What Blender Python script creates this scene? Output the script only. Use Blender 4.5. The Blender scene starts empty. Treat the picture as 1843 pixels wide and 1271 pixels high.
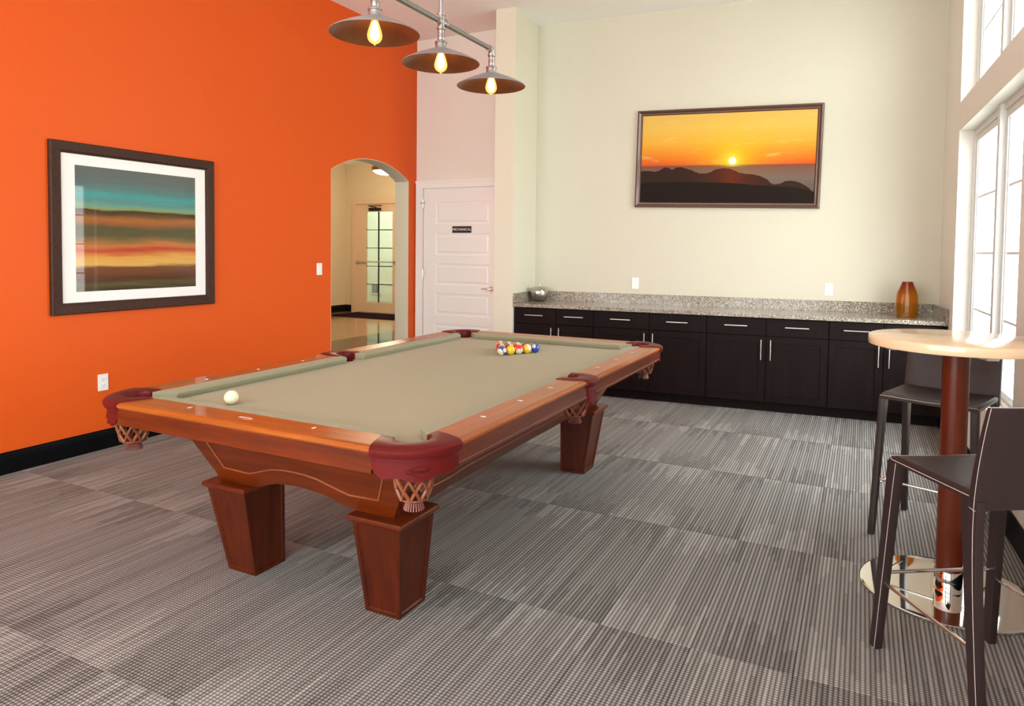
import bpy, bmesh, math, random
from mathutils import Vector, Matrix
random.seed(7)
PI = math.pi
sc = bpy.context.scene
COL = sc.collection

# ------------------------------------------------------------------ camera
F_PX, PPX, PPY = 1251.691, 920.133, 499.283
cd = bpy.data.cameras.new('camera')
cam = bpy.data.objects.new('camera', cd); COL.objects.link(cam)
rx = Vector((0.892271, 0.451369, 0.010874)); ry = Vector((0.027784, -0.030854, -0.999138)); rz = Vector((-0.450644, 0.891804, -0.040071))
M = Matrix((rx, -ry, -rz)).transposed().to_4x4()
M.translation = Vector((2.018598, -1.963579, 1.432492))
cam.matrix_world = M
cd.sensor_fit = 'HORIZONTAL'; cd.sensor_width = 36.0
cd.lens = F_PX / 1843 * 36
cd.shift_x = (921.5 - PPX) / 1843
cd.shift_y = -(635.5 - PPY) / 1843
cd.clip_start = 0.05; cd.clip_end = 200
sc.camera = cam

# ------------------------------------------------------------------ world, exposure
SKY = 7.6
w = bpy.data.worlds.new('world'); sc.world = w; w.use_nodes = True
nt = w.node_tree; bg = nt.nodes['Background']
tc = nt.nodes.new('ShaderNodeTexCoord'); sep = nt.nodes.new('ShaderNodeSeparateXYZ')
rmp = nt.nodes.new('ShaderNodeValToRGB')
nt.links.new(tc.outputs['Generated'], sep.inputs[0]); nt.links.new(sep.outputs['Z'], rmp.inputs[0])
rmp.color_ramp.elements[0].position = 0.0; rmp.color_ramp.elements[0].color = (0.93, 0.97, 0.95, 1)
rmp.color_ramp.elements[1].position = 0.9; rmp.color_ramp.elements[1].color = (0.86, 0.95, 1.0, 1)
nt.links.new(rmp.outputs[0], bg.inputs['Color']); bg.inputs['Strength'].default_value = SKY
sc.view_settings.view_transform = 'Standard'
sc.view_settings.look = 'None'
sc.view_settings.exposure = 0.64
sc.view_settings.gamma = 1.0
sc.view_settings.use_curve_mapping = False
sc.cycles.max_bounces = 10; sc.cycles.diffuse_bounces = 7; sc.cycles.glossy_bounces = 4
sc.cycles.transmission_bounces = 6; sc.cycles.transparent_max_bounces = 12
sc.cycles.use_denoising = True
sc.cycles.caustics_reflective = False; sc.cycles.caustics_refractive = False

# ------------------------------------------------------------------ materials
def srgb(r, g, b):
    f = lambda c: (c / 255 / 12.92) if c / 255 <= 0.04045 else ((c / 255 + 0.055) / 1.055) ** 2.4
    return (f(r), f(g), f(b), 1)

class NT:
    def __init__(s, mat): s.t = mat.node_tree; s.n = s.t.nodes; s.bsdf = s.n.get('Principled BSDF')
    def new(s, typ, **kw):
        n = s.n.new(typ)
        for k, v in kw.items(): setattr(n, k, v)
        return n
    def link(s, a, b): s.t.links.new(a, b)
    def math(s, op, a, b=None, c=None):
        n = s.n.new('ShaderNodeMath'); n.operation = op
        for i, x in enumerate((a, b, c)):
            if x is None: continue
            if isinstance(x, (int, float)): n.inputs[i].default_value = x
            else: s.link(x, n.inputs[i])
        return n.outputs[0]
    def mix(s, fac, a, b):
        n = s.n.new('ShaderNodeMix'); n.data_type = 'RGBA'
        for i, x in ((0, fac), (6, a), (7, b)):
            if isinstance(x, (int, float)): n.inputs[i].default_value = x
            elif isinstance(x, tuple): n.inputs[i].default_value = x
            else: s.link(x, n.inputs[i])
        return n.outputs[2]
    def ramp(s, fac, stops, interp='LINEAR'):
        n = s.n.new('ShaderNodeValToRGB'); n.color_ramp.interpolation = interp
        e = n.color_ramp.elements
        while len(e) < len(stops): e.new(0.5)
        for i, (p, c) in enumerate(stops): e[i].position = p; e[i].color = c
        s.link(fac, n.inputs[0]); return n.outputs[0]
    def noise(s, vec, scale, detail=3, rough=0.5):
        n = s.n.new('ShaderNodeTexNoise'); n.inputs['Scale'].default_value = scale
        n.inputs['Detail'].default_value = detail; n.inputs['Roughness'].default_value = rough
        if vec is not None: s.link(vec, n.inputs['Vector'])
        return n.outputs[0]
    def mapping(s, vec, scale=(1, 1, 1), rot=(0, 0, 0)):
        n = s.n.new('ShaderNodeMapping'); n.inputs['Scale'].default_value = scale; n.inputs['Rotation'].default_value = rot
        s.link(vec, n.inputs['Vector']); return n.outputs[0]
    def bump(s, h, strength=0.2, dist=0.002):
        n = s.n.new('ShaderNodeBump'); n.inputs['Strength'].default_value = strength; n.inputs['Distance'].default_value = dist
        s.link(h, n.inputs['Height']); s.link(n.outputs[0], s.bsdf.inputs['Normal'])

def mat(name, col, rough=0.5, metal=0.0, var=0.06, nscale=8, coat=0.0, bump=0.0, bscale=200, spec=0.5, coat_rough=0.08):
    m = bpy.data.materials.new(name); m.use_nodes = True; t = NT(m); b = t.bsdf
    col = tuple(col)[:3] + (1,)
    b.inputs['Roughness'].default_value = rough; b.inputs['Metallic'].default_value = metal
    b.inputs['Coat Weight'].default_value = coat; b.inputs['Coat Roughness'].default_value = coat_rough
    b.inputs['Specular IOR Level'].default_value = spec
    tc = t.new('ShaderNodeTexCoord')
    nz = t.noise(tc.outputs['Object'], nscale)
    lo = tuple(c * (1 - var) for c in col[:3]) + (1,); hi = tuple(min(1, c * (1 + var)) for c in col[:3]) + (1,)
    t.link(t.mix(nz, lo, hi), b.inputs['Base Color'])
    if bump > 0:
        t.bump(t.noise(tc.outputs['Object'], bscale, 2), bump, 0.001)
    return m

def wood(name, c1, c2, axis='X', scale=9.0, rough=0.35, coat=0.5, stretch=14, coat_rough=0.08, spec=0.5):
    m = bpy.data.materials.new(name); m.use_nodes = True; t = NT(m); b = t.bsdf
    tc = t.new('ShaderNodeTexCoord')
    s = {'X': (1 / stretch, 1, 1), 'Y': (1, 1 / stretch, 1), 'Z': (1, 1, 1 / stretch)}[axis]
    v = t.mapping(tc.outputs['Object'], s)
    n1 = t.noise(v, scale * 3, 5, 0.6); n2 = t.noise(v, scale * 14, 3, 0.6)
    f = t.math('ADD', t.math('MULTIPLY', n1, 0.75), t.math('MULTIPLY', n2, 0.25))
    c = t.ramp(f, [(0.3, c1), (0.7, c2)])
    t.link(c, b.inputs['Base Color'])
    b.inputs['Roughness'].default_value = rough; b.inputs['Coat Weight'].default_value = coat; b.inputs['Coat Roughness'].default_value = coat_rough
    b.inputs['Specular IOR Level'].default_value = spec
    return m

def emit(name, col, strength):
    m = bpy.data.materials.new(name); m.use_nodes = True; t = NT(m)
    t.bsdf.inputs['Base Color'].default_value = tuple(col)[:3] + (1,)
    t.bsdf.inputs['Emission Color'].default_value = tuple(col)[:3] + (1,); t.bsdf.inputs['Emission Strength'].default_value = strength
    return m

def thin_glass(name, tint=(1, 1, 1, 1), fac=0.08):
    m = bpy.data.materials.new(name); m.use_nodes = True; t = NT(m)
    t.n.remove(t.bsdf)
    tr = t.new('ShaderNodeBsdfTransparent'); tr.inputs[0].default_value = tint
    gl = t.new('ShaderNodeBsdfGlossy'); gl.inputs['Roughness'].default_value = 0.02
    lw = t.new('ShaderNodeLayerWeight'); lw.inputs[0].default_value = 0.5
    fr = t.math('ADD', 0.03, t.math('MULTIPLY', t.math('POWER', lw.outputs['Facing'], 5.0), 0.6))
    mx = t.new('ShaderNodeMixShader'); t.link(fr, mx.inputs[0]); t.link(tr.outputs[0], mx.inputs[1]); t.link(gl.outputs[0], mx.inputs[2])
    t.link(mx.outputs[0], t.n['Material Output'].inputs[0])
    return m

MT = {}
MT['orange'] = mat('orange_paint', (0.70, 0.098, 0.010), 0.5, var=0.01, bump=0.03, bscale=260, spec=0.2)
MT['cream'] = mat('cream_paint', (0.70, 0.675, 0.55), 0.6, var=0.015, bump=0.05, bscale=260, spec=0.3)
MT['cream_dimmed'] = mat('cream_paint_dimmed', (0.61, 0.585, 0.475), 0.6, var=0.015, bump=0.05, bscale=260, spec=0.3)  # same cream, darkened in colour to offset the window light here
MT['blush'] = mat('blush_paint', (0.78, 0.76, 0.70), 0.6, var=0.015, bump=0.05, bscale=260, spec=0.3)
MT['ceil'] = mat('ceiling_paint', (0.88, 0.88, 0.87), 0.8, var=0.015, spec=0.2)
MT['white'] = mat('white_trim_paint', (0.86, 0.86, 0.86), 0.35, var=0.01)
MT['sash'] = mat('white_window_vinyl', (0.66, 0.67, 0.65), 0.35, var=0.01)
MT['plastic'] = mat('white_plastic', (0.85, 0.84, 0.80), 0.3, var=0.01)
MT['black_trim'] = mat('black_gloss_trim', (0.005, 0.005, 0.006), 0.35, var=0.2, coat=0.0, spec=0.05)
MT['black'] = mat('matte_black', (0.012, 0.011, 0.012), 0.5, var=0.2)
MT['dark'] = mat('dark_metal', (0.03, 0.025, 0.022), 0.4, 0.8)
MT['chrome'] = mat('polished_chrome', (0.82, 0.80, 0.77), 0.04, 1.0, var=0.01)
MT['steel'] = mat('brushed_steel', (0.72, 0.71, 0.69), 0.28, 1.0, var=0.04, nscale=60)
MT['iron'] = mat('galvanised_pipe', (0.42, 0.40, 0.39), 0.32, 0.9, var=0.25, nscale=30, bump=0.2, bscale=90)
MT['pipe'] = mat('painted_grey_pipe', (0.20, 0.185, 0.16), 0.42, 0.35, var=0.15, nscale=20)
MT['shade_out'] = mat('grey_enamel_shade', (0.36, 0.34, 0.35), 0.4, 0.5, var=0.12, nscale=10)
MT['shade_in'] = mat('bronze_shade_lining', (0.22, 0.085, 0.035), 0.38, 0.55, var=0.3, nscale=14)
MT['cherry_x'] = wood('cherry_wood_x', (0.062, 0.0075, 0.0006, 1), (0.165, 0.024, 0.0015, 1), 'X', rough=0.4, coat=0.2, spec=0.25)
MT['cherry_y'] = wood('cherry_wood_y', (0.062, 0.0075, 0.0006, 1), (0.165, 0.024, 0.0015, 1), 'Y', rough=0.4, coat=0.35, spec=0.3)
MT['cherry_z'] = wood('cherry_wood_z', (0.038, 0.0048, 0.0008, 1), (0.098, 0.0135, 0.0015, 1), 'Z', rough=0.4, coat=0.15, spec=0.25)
MT['bead'] = mat('cherry_bead', (0.24, 0.06, 0.018), 0.28, coat=0.5, var=0.1)
MT['post'] = wood('cherry_post', (0.075, 0.010, 0.0025, 1), (0.14, 0.022, 0.005, 1), 'Z', rough=0.35, coat=0.25, spec=0.3)
MT['maple'] = wood('maple_top', (0.84, 0.62, 0.38, 1), (0.90, 0.70, 0.46, 1), 'X', scale=4, rough=0.25, coat=0.6)
MT['espresso'] = wood('espresso_wood', (0.0060, 0.0030, 0.0030, 1), (0.012, 0.0055, 0.0052, 1), 'Z', rough=0.5, coat=0.0, spec=0.1)
MT['leather_red'] = mat('oxblood_leather', (0.105, 0.006, 0.006), 0.42, var=0.18, nscale=12, bump=0.15, bscale=300, coat=0.0, spec=0.2)
MT['leather_tan'] = mat('woven_tan_leather', (0.21, 0.055, 0.018), 0.4, var=0.5, nscale=45, bump=0.1)
MT['leather_lace'] = mat('dark_leather_lace', (0.10, 0.018, 0.012), 0.4, var=0.2)
MT['fringe'] = mat('leather_fringe', (0.18, 0.05, 0.04), 0.5, var=0.2, nscale=60)
MT['stool'] = mat('dark_brown_leather', (0.030, 0.018, 0.0175), 0.45, spec=0.3, var=0.12, nscale=6, bump=0.12, bscale=350)
MT['thread'] = mat('pale_thread', (0.62, 0.55, 0.50), 0.6)
MT['pearl'] = mat('pearl_inlay', (0.85, 0.80, 0.72), 0.2, coat=0.6)
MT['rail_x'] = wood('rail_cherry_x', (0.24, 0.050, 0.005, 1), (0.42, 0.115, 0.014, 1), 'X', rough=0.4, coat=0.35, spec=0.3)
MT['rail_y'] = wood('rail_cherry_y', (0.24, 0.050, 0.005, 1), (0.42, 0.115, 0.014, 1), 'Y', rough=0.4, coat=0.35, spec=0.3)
MT['plate'] = mat('pink_silver_plate', (0.52, 0.30, 0.24), 0.25, 0.6)
MT['slate_side'] = mat('slate', (0.10, 0.10, 0.09), 0.6)
MT['mat_board'] = mat('white_mat_board', (0.86, 0.86, 0.84), 0.7, var=0.01)
MT['frame_dark'] = wood('dark_frame_wood', (0.030, 0.011, 0.006, 1), (0.065, 0.026, 0.015, 1), 'X', rough=0.5, coat=0.0, scale=14, spec=0.2)
MT['frame_bronze'] = mat('bronze_brown_frame', (0.10, 0.048, 0.032), 0.35, 0.2, var=0.15, coat=0.3)
MT['glass'] = thin_glass('clear_window_glass')
MT['green_glass'] = thin_glass('pale_green_glass', (0.95, 0.98, 0.94, 1))
MT['mint'] = mat('pale_mint_wall', (0.78, 0.80, 0.70), 0.7)
MT['foyer'] = mat('foyer_tan_paint', (0.60, 0.51, 0.36), 0.65, var=0.02)
MT['foyer_trim'] = mat('foyer_trim_paint', (0.62, 0.46, 0.33), 0.4, var=0.01)
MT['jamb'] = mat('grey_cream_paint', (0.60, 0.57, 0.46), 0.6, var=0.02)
MT['tile_tan'] = mat('tan_floor_tile', (0.22, 0.125, 0.055), 0.14, var=0.12, nscale=2, spec=0.6)
MT['tile_dark'] = mat('dark_brown_floor_tile', (0.030, 0.014, 0.006), 0.07, var=0.2, nscale=3, spec=0.4)
MT['grout'] = mat('brown_grout', (0.10, 0.06, 0.035), 0.8)
MT['door_mat'] = mat('dark_plum_mat', (0.012, 0.004, 0.007), 0.95, bump=0.3, spec=0.03)
MT['bounce_ground'] = mat('pale_bounce_ground', (0.60, 0.60, 0.52), 0.9, var=0.15, nscale=2)  # outdoor ground, made pale to bounce light up to the ceiling
MT['leaf'] = mat('tree_foliage', (0.16, 0.30, 0.10), 0.8, var=0.5, nscale=12)
MT['bark'] = mat('tree_bark', (0.12, 0.09, 0.06), 0.9, var=0.3)
def m_bulb():
    m = bpy.data.materials.new('amber_bulb_glass'); m.use_nodes = True; t = NT(m); t.n.remove(t.bsdf)
    tr = t.new('ShaderNodeBsdfTransparent'); tr.inputs[0].default_value = (1, .86, .6, 1)
    em = t.new('ShaderNodeEmission'); em.inputs[0].default_value = (1.0, 0.50, 0.13, 1); em.inputs[1].default_value = 1.5
    mx = t.new('ShaderNodeMixShader'); mx.inputs[0].default_value = .55
    t.link(tr.outputs[0], mx.inputs[1]); t.link(em.outputs[0], mx.inputs[2]); t.link(mx.outputs[0], t.n['Material Output'].inputs[0])
    return m
MT['bulb'] = m_bulb()
MT['filament'] = emit('hot_filament', (1.0, 0.62, 0.28), 34.0)
MT['dome'] = emit('lit_dome_glass', (1.0, 0.86, 0.62), 2.2)

def m_cloth(name, lo, hi, st):
    m = bpy.data.materials.new(name); m.use_nodes = True; t = NT(m)
    tc = t.new('ShaderNodeTexCoord')
    n = t.noise(tc.outputs['Object'], 700, 2); n2 = t.noise(tc.outputs['Object'], 2.5, 2)
    c = t.mix(n, lo, hi)
    c = t.mix(t.math('MULTIPLY', n2, 0.25), c, st)
    t.link(c, t.bsdf.inputs['Base Color']); t.bsdf.inputs['Roughness'].default_value = 0.85
    t.bsdf.inputs['Sheen Weight'].default_value = 0.10; t.bsdf.inputs['Sheen Roughness'].default_value = 0.5
    t.bsdf.inputs['Specular IOR Level'].default_value = 0.2
    t.bump(n, 0.12, 0.0006)
    return m
MT['cloth'] = m_cloth('khaki_bed_cloth', (0.30, 0.275, 0.175, 1), (0.36, 0.335, 0.215, 1), (0.32, 0.26, 0.17, 1))
MT['cushion'] = m_cloth('shaded_cushion_cloth', (0.25, 0.24, 0.15, 1), (0.30, 0.29, 0.185, 1), (0.27, 0.25, 0.155, 1))  # same cloth as the bed, shade put into the darker colour

def m_carpet():
    m = bpy.data.materials.new('woven_grey_carpet'); m.use_nodes = True; t = NT(m)
    g = t.new('ShaderNodeNewGeometry'); sp = t.new('ShaderNodeSeparateXYZ'); t.link(g.outputs['Position'], sp.inputs[0])
    X, Y = sp.outputs[0], sp.outputs[1]
    PXX = CT_W / 22
    xs = t.math('DIVIDE', t.math('SUBTRACT', X, CT_X0), PXX)
    yi = t.math('FLOOR', xs); fx = t.math('FRACT', xs)
    ti = t.math('FLOOR', t.math('DIVIDE', t.math('SUBTRACT', X, CT_X0), CT_W))
    v = t.math('DIVIDE', t.math('SUBTRACT', Y, CT_Y0), CT_L)
    fl = t.math('FLOOR', v); fr = t.math('FRACT', v)
    e = t.math('MULTIPLY', t.math('MINIMUM', fr, t.math('SUBTRACT', 1.0, fr)), CT_L)
    near = t.math('FLOOR', t.math('ADD', v, 0.5))
    cb = t.new('ShaderNodeCombineXYZ'); t.link(yi, cb.inputs[0]); t.link(near, cb.inputs[1]); t.link(fl, cb.inputs[2])
    wn = t.new('ShaderNodeTexWhiteNoise'); wn.noise_dimensions = '3D'; t.link(cb.outputs[0], wn.inputs['Vector'])
    L = t.math('MULTIPLY', t.math('MAXIMUM', t.math('SUBTRACT', wn.outputs['Value'], 0.22), 0.0), 0.48)
    mask = t.math('SMOOTH_MIN', 1.0, t.math('MAXIMUM', t.math('MULTIPLY', t.math('SUBTRACT', L, e), 60.0), 0.0), 0.1)
    par = t.math('SUBTRACT', t.math('MULTIPLY', t.math('FLOORED_MODULO', t.math('ADD', ti, fl), 2.0), 2.0), 1.0)
    tone = t.math('MULTIPLY', mask, par)                      # -1 dark streak .. +1 pale streak
    # woven loops
    fy = t.math('FRACT', t.math('DIVIDE', Y, 0.0135))
    bx = t.math('SINE', t.math('MULTIPLY', fx, PI)); by = t.math('SINE', t.math('MULTIPLY', fy, PI))
    bead = t.math('MULTIPLY', t.math('POWER', bx, 0.9), t.math('ADD', 0.22, t.math('MULTIPLY', t.math('POWER', by, 0.8), 0.95)))
    hn = t.noise(g.outputs['Position'], 260, 3, 0.7)
    ln = t.noise(g.outputs['Position'], 1.6, 2)
    cb2 = t.new('ShaderNodeCombineXYZ'); t.link(yi, cb2.inputs[0]); t.link(ti, cb2.inputs[1]); t.link(fl, cb2.inputs[2])
    wn2 = t.new('ShaderNodeTexWhiteNoise'); wn2.noise_dimensions = '3D'; t.link(cb2.outputs[0], wn2.inputs['Vector'])
    val = t.math('ADD', t.math('MULTIPLY', bead, 0.70), t.math('MULTIPLY', t.math('SUBTRACT', hn, 0.5), 0.55))
    val = t.math('ADD', val, t.math('MULTIPLY', t.math('SUBTRACT', wn2.outputs['Value'], 0.5), 0.16))
    val = t.math('ADD', val, t.math('MULTIPLY', tone, 0.13))
    val = t.math('ADD', val, 0.02)
    c = t.ramp(val, [(0.0, CARP[0]), (0.5, CARP[1]), (1.0, CARP[2])])
    c = t.mix(t.math('MULTIPLY', ln, 0.25), c, (0.20, 0.165, 0.15, 1))
    t.link(c, t.bsdf.inputs['Base Color']); t.bsdf.inputs['Roughness'].default_value = 0.95
    t.bsdf.inputs['Specular IOR Level'].default_value = 0.15
    t.bump(t.math('ADD', bead, t.math('MULTIPLY', hn, 0.4)), 0.5, 0.003)
    return m
CT_W, CT_X0, CT_L, CT_Y0 = 0.3445, 0.123, 1.063, 0.53
CARP = [(0.038, 0.036, 0.034, 1), (0.225, 0.218, 0.205, 1), (0.56, 0.545, 0.515, 1)]
MT['carpet'] = m_carpet()

def m_granite():
    m = bpy.data.materials.new('speckled_granite'); m.use_nodes = True; t = NT(m)
    tc = t.new('ShaderNodeTexCoord')
    vo = t.new('ShaderNodeTexVoronoi'); vo.inputs['Scale'].default_value = 165; t.link(tc.outputs['Object'], vo.inputs['Vector'])
    n = t.noise(tc.outputs['Object'], 90, 4, 0.7)
    sp = t.new('ShaderNodeSeparateColor'); t.link(vo.outputs['Color'], sp.inputs[0])
    f = t.math('ADD', t.math('MULTIPLY', sp.outputs[0], 0.6), t.math('MULTIPLY', n, 0.4))
    c = t.ramp(f, [(0.18, (0.06, 0.05, 0.04, 1)), (0.32, (0.16, 0.13, 0.10, 1)), (0.5, (0.26, 0.22, 0.165, 1)), (0.68, (0.42, 0.37, 0.30, 1)), (0.85, (0.68, 0.64, 0.57, 1))])
    t.link(c, t.bsdf.inputs['Base Color']); t.bsdf.inputs['Roughness'].default_value = 0.16
    return m
MT['granite'] = m_granite()

def m_painting(w, h):
    m = bpy.data.materials.new('abstract_striped_print'); m.use_nodes = True; t = NT(m)
    tc = t.new('ShaderNodeTexCoord'); sp = t.new('ShaderNodeSeparateXYZ'); t.link(tc.outputs['Object'], sp.inputs[0])
    u = t.math('ADD', t.math('DIVIDE', sp.outputs[1], w), 0.5); v = t.math('SUBTRACT', 0.5, t.math('DIVIDE', sp.outputs[2], h))
    mp = t.mapping(tc.outputs['Object'], (1, 2.2, 26)); n = t.noise(mp, 1.0, 4, 0.6)
    mp2 = t.mapping(tc.outputs['Object'], (1, 1.5, 6)); n2 = t.noise(mp2, 1.3, 2)
    vv = t.math('ADD', v, t.math('ADD', t.math('MULTIPLY', t.math('SUBTRACT', n, 0.5), 0.07), t.math('MULTIPLY', t.math('SUBTRACT', n2, 0.5), 0.07)))
    S = [(0, (100, 105, 100)), (.10, (96, 112, 110)), (.17, (88, 128, 128)), (.22, (70, 160, 156)), (.27, (92, 140, 138)), (.30, (108, 165, 140)),
         (.33, (150, 150, 80)), (.345, (60, 48, 28)), (.37, (95, 68, 40)), (.41, (168, 104, 48)), (.45, (150, 92, 48)), (.49, (88, 82, 50)), (.55, (90, 84, 52)),
         (.59, (140, 104, 56)), (.625, (196, 120, 62)), (.66, (190, 66, 42)), (.69, (198, 104, 54)), (.73, (226, 164, 78)), (.79, (222, 176, 92)), (.815, (120, 74, 38)),
         (.86, (112, 66, 38)), (.90, (86, 54, 34)), (.94, (92, 82, 48)), (1.0, (60, 48, 32))]
    c = t.ramp(vv, [(p, srgb(*k)) for p, k in S])
    fs = t.noise(t.mapping(tc.outputs['Object'], (1, 3, 120)), 1.0, 3); c = t.mix(t.math('MULTIPLY', fs, 0.30), c, (0.03, 0.022, 0.015, 1))
    t.link(c, t.bsdf.inputs['Base Color']); t.bsdf.inputs['Roughness'].default_value = 0.5; t.bsdf.inputs['Specular IOR Level'].default_value = 0.1
    t.bsdf.inputs['Coat Weight'].default_value = 0.6; t.bsdf.inputs['Coat Roughness'].default_value = 0.01
    return m

def m_sunset(w, h):
    m = bpy.data.materials.new('sunset_photo_print'); m.use_nodes = True; t = NT(m)
    tc = t.new('ShaderNodeTexCoord'); sp = t.new('ShaderNodeSeparateXYZ'); t.link(tc.outputs['Object'], sp.inputs[0])
    u = t.math('ADD', t.math('DIVIDE', sp.outputs[0], w), 0.5); v = t.math('SUBTRACT', 0.5, t.math('DIVIDE', sp.outputs[2], h))
    sky = t.ramp(v, [(0, srgb(240, 196, 104)), (.15, srgb(246, 200, 96)), (.32, srgb(248, 184, 70)), (.44, srgb(244, 150, 50)), (.53, srgb(236, 116, 44)), (.572, srgb(226, 100, 50)), (.585, srgb(150, 80, 60)), (.61, srgb(132, 92, 78)), (.72, srgb(128, 108, 98)), (.85, srgb(112, 98, 92))])
    cl = t.noise(t.mapping(tc.outputs['Object'], (1.6, 1, 9), (0, 0.12, 0)), 2.2, 4, 0.55)
    clm = t.math('MULTIPLY', t.math('MAXIMUM', t.math('SUBTRACT', cl, 0.57), 0.0), t.math('MULTIPLY', t.math('LESS_THAN', v, 0.57), 2.6))
    sky = t.mix(clm, sky, srgb(255, 226, 150))
    # sun at u .545, v .535
    du = t.math('MULTIPLY', t.math('SUBTRACT', u, 0.545), w); dv = t.math('MULTIPLY', t.math('SUBTRACT', v, 0.535), h)
    r2 = t.math('ADD', t.math('MULTIPLY', du, du), t.math('MULTIPLY', dv, dv)); r = t.math('SQRT', r2)
    glow = t.math('POWER', 2.718, t.math('MULTIPLY', r, -5.5))
    glow = t.math('MULTIPLY', glow, t.math('ADD', t.math('MULTIPLY', t.math('LESS_THAN', v, 0.58), 0.8), 0.12))
    sky = t.mix(glow, sky, srgb(255, 222, 20))
    g2 = t.math('MINIMUM', t.math('MULTIPLY', t.math('POWER', 2.718, t.math('MULTIPLY', r, -26)), 1.8), 1.0)
    sky = t.mix(t.math('MULTIPLY', g2, t.math('LESS_THAN', v, 0.60)), sky, srgb(255, 244, 90))
    sky = t.mix(t.math('LESS_THAN', r, 0.036), sky, srgb(255, 255, 240))
    def curve(pts):
        n = t.new('ShaderNodeFloatCurve'); c = n.mapping.curves[0]
        c.points[0].location = pts[0]; c.points[1].location = pts[-1]
        for p in pts[1:-1]: c.points.new(*p)
        n.mapping.update(); t.link(u, n.inputs['Value']); return n.outputs[0]
    rid = curve([(0, .640), (.04, .637), (.09, .645), (.16, .60), (.19, .625), (.22, .60), (.30, .63), (.36, .672), (.41, .665), (.46, .625), (.52, .62), (.60, .675), (.68, .695), (.74, .74), (.785, .80), (.82, .79), (.85, .765), (.90, .77), (.95, .81), (1, .9)])
    jn = t.noise(t.mapping(tc.outputs['Object'], (30, 1, 0)), 2.0, 3); rid = t.math('ADD', rid, t.math('MULTIPLY', t.math('SUBTRACT', jn, 0.5), 0.035))
    m1 = t.math('GREATER_THAN', v, rid)
    mtn = t.mix(t.math('MULTIPLY', t.math('POWER', 2.718, t.math('MULTIPLY', t.math('ABSOLUTE', t.math('SUBTRACT', u, 0.545)), -9)), 0.8), srgb(56, 42, 36), srgb(120, 52, 28))
    c = t.mix(m1, sky, mtn)
    f2 = curve([(0, .78), (.2, .765), (.4, .775), (.55, .785), (.7, .81), (.8, .82), (.9, .835), (.96, .86), (1, .88)])
    jn2 = t.noise(t.mapping(tc.outputs['Object'], (90, 1, 0)), 2.0, 2); f2 = t.math('ADD', f2, t.math('MULTIPLY', t.math('SUBTRACT', jn2, 0.5), 0.06))
    c = t.mix(t.math('GREATER_THAN', v, f2), c, srgb(40, 32, 28))
    c = t.mix(0.22, c, (0.0, 0.0, 0.0, 1))
    t.link(c, t.bsdf.inputs['Base Color']); t.bsdf.inputs['Roughness'].default_value = 0.6
    t.bsdf.inputs['Specular IOR Level'].default_value = 0.06
    return m

def m_ball(name, col, stripe):
    m = bpy.data.materials.new(name); m.use_nodes = True; t = NT(m)
    tc = t.new('ShaderNodeTexCoord'); nv = t.new('ShaderNodeVectorMath', operation='NORMALIZE'); t.link(tc.outputs['Object'], nv.inputs[0])
    sp = t.new('ShaderNodeSeparateXYZ'); t.link(nv.outputs[0], sp.inputs[0])
    ivory = (0.68, 0.61, 0.42, 1)
    if stripe:
        band = t.math('LESS_THAN', t.math('ABSOLUTE', sp.outputs[2]), 0.56); c = t.mix(band, ivory, tuple(col) + (1,))
    else:
        nz = t.noise(tc.outputs['Object'], 20); c = t.mix(nz, tuple(x * .97 for x in col) + (1,), tuple(col) + (1,))
    c = t.mix(t.math('GREATER_THAN', sp.outputs[0], 0.90), c, ivory)
    t.link(c, t.bsdf.inputs['Base Color']); t.bsdf.inputs['Roughness'].default_value = 0.08; t.bsdf.inputs['Coat Weight'].default_value = 0.6; t.bsdf.inputs['Coat Roughness'].default_value = 0.03
    return m

def m_amber():
    m = bpy.data.materials.new('amber_glass'); m.use_nodes = True; t = NT(m)
    tc = t.new('ShaderNodeTexCoord'); sp = t.new('ShaderNodeSeparateXYZ'); t.link(tc.outputs['Object'], sp.inputs[0])
    c = t.ramp(t.math('DIVIDE', sp.outputs[2], 0.31), [(0.0, (0.78, 0.34, 0.02, 1)), (0.6, (0.84, 0.33, 0.02, 1)), (0.95, (0.50, 0.07, 0.02, 1))])
    b = t.bsdf; t.link(c, b.inputs['Base Color']); b.inputs['Roughness'].default_value = 0.03; b.inputs['Transmission Weight'].default_value = 0.85; b.inputs['IOR'].default_value = 1.25
    return m
MT['amber'] = m_amber()

def m_hammered():
    m = bpy.data.materials.new('mosaic_silver'); m.use_nodes = True; t = NT(m)
    tc = t.new('ShaderNodeTexCoord')
    vo = t.new('ShaderNodeTexVoronoi'); vo.inputs['Scale'].default_value = 55; t.link(tc.outputs['Object'], vo.inputs['Vector'])
    t.bsdf.inputs['Base Color'].default_value = (0.50, 0.47, 0.42, 1); t.bsdf.inputs['Metallic'].default_value = 1.0; t.bsdf.inputs['Roughness'].default_value = 0.16
    t.bump(vo.outputs['Distance'], 0.5, 0.004)
    return m
MT['silver'] = m_hammered()

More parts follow.
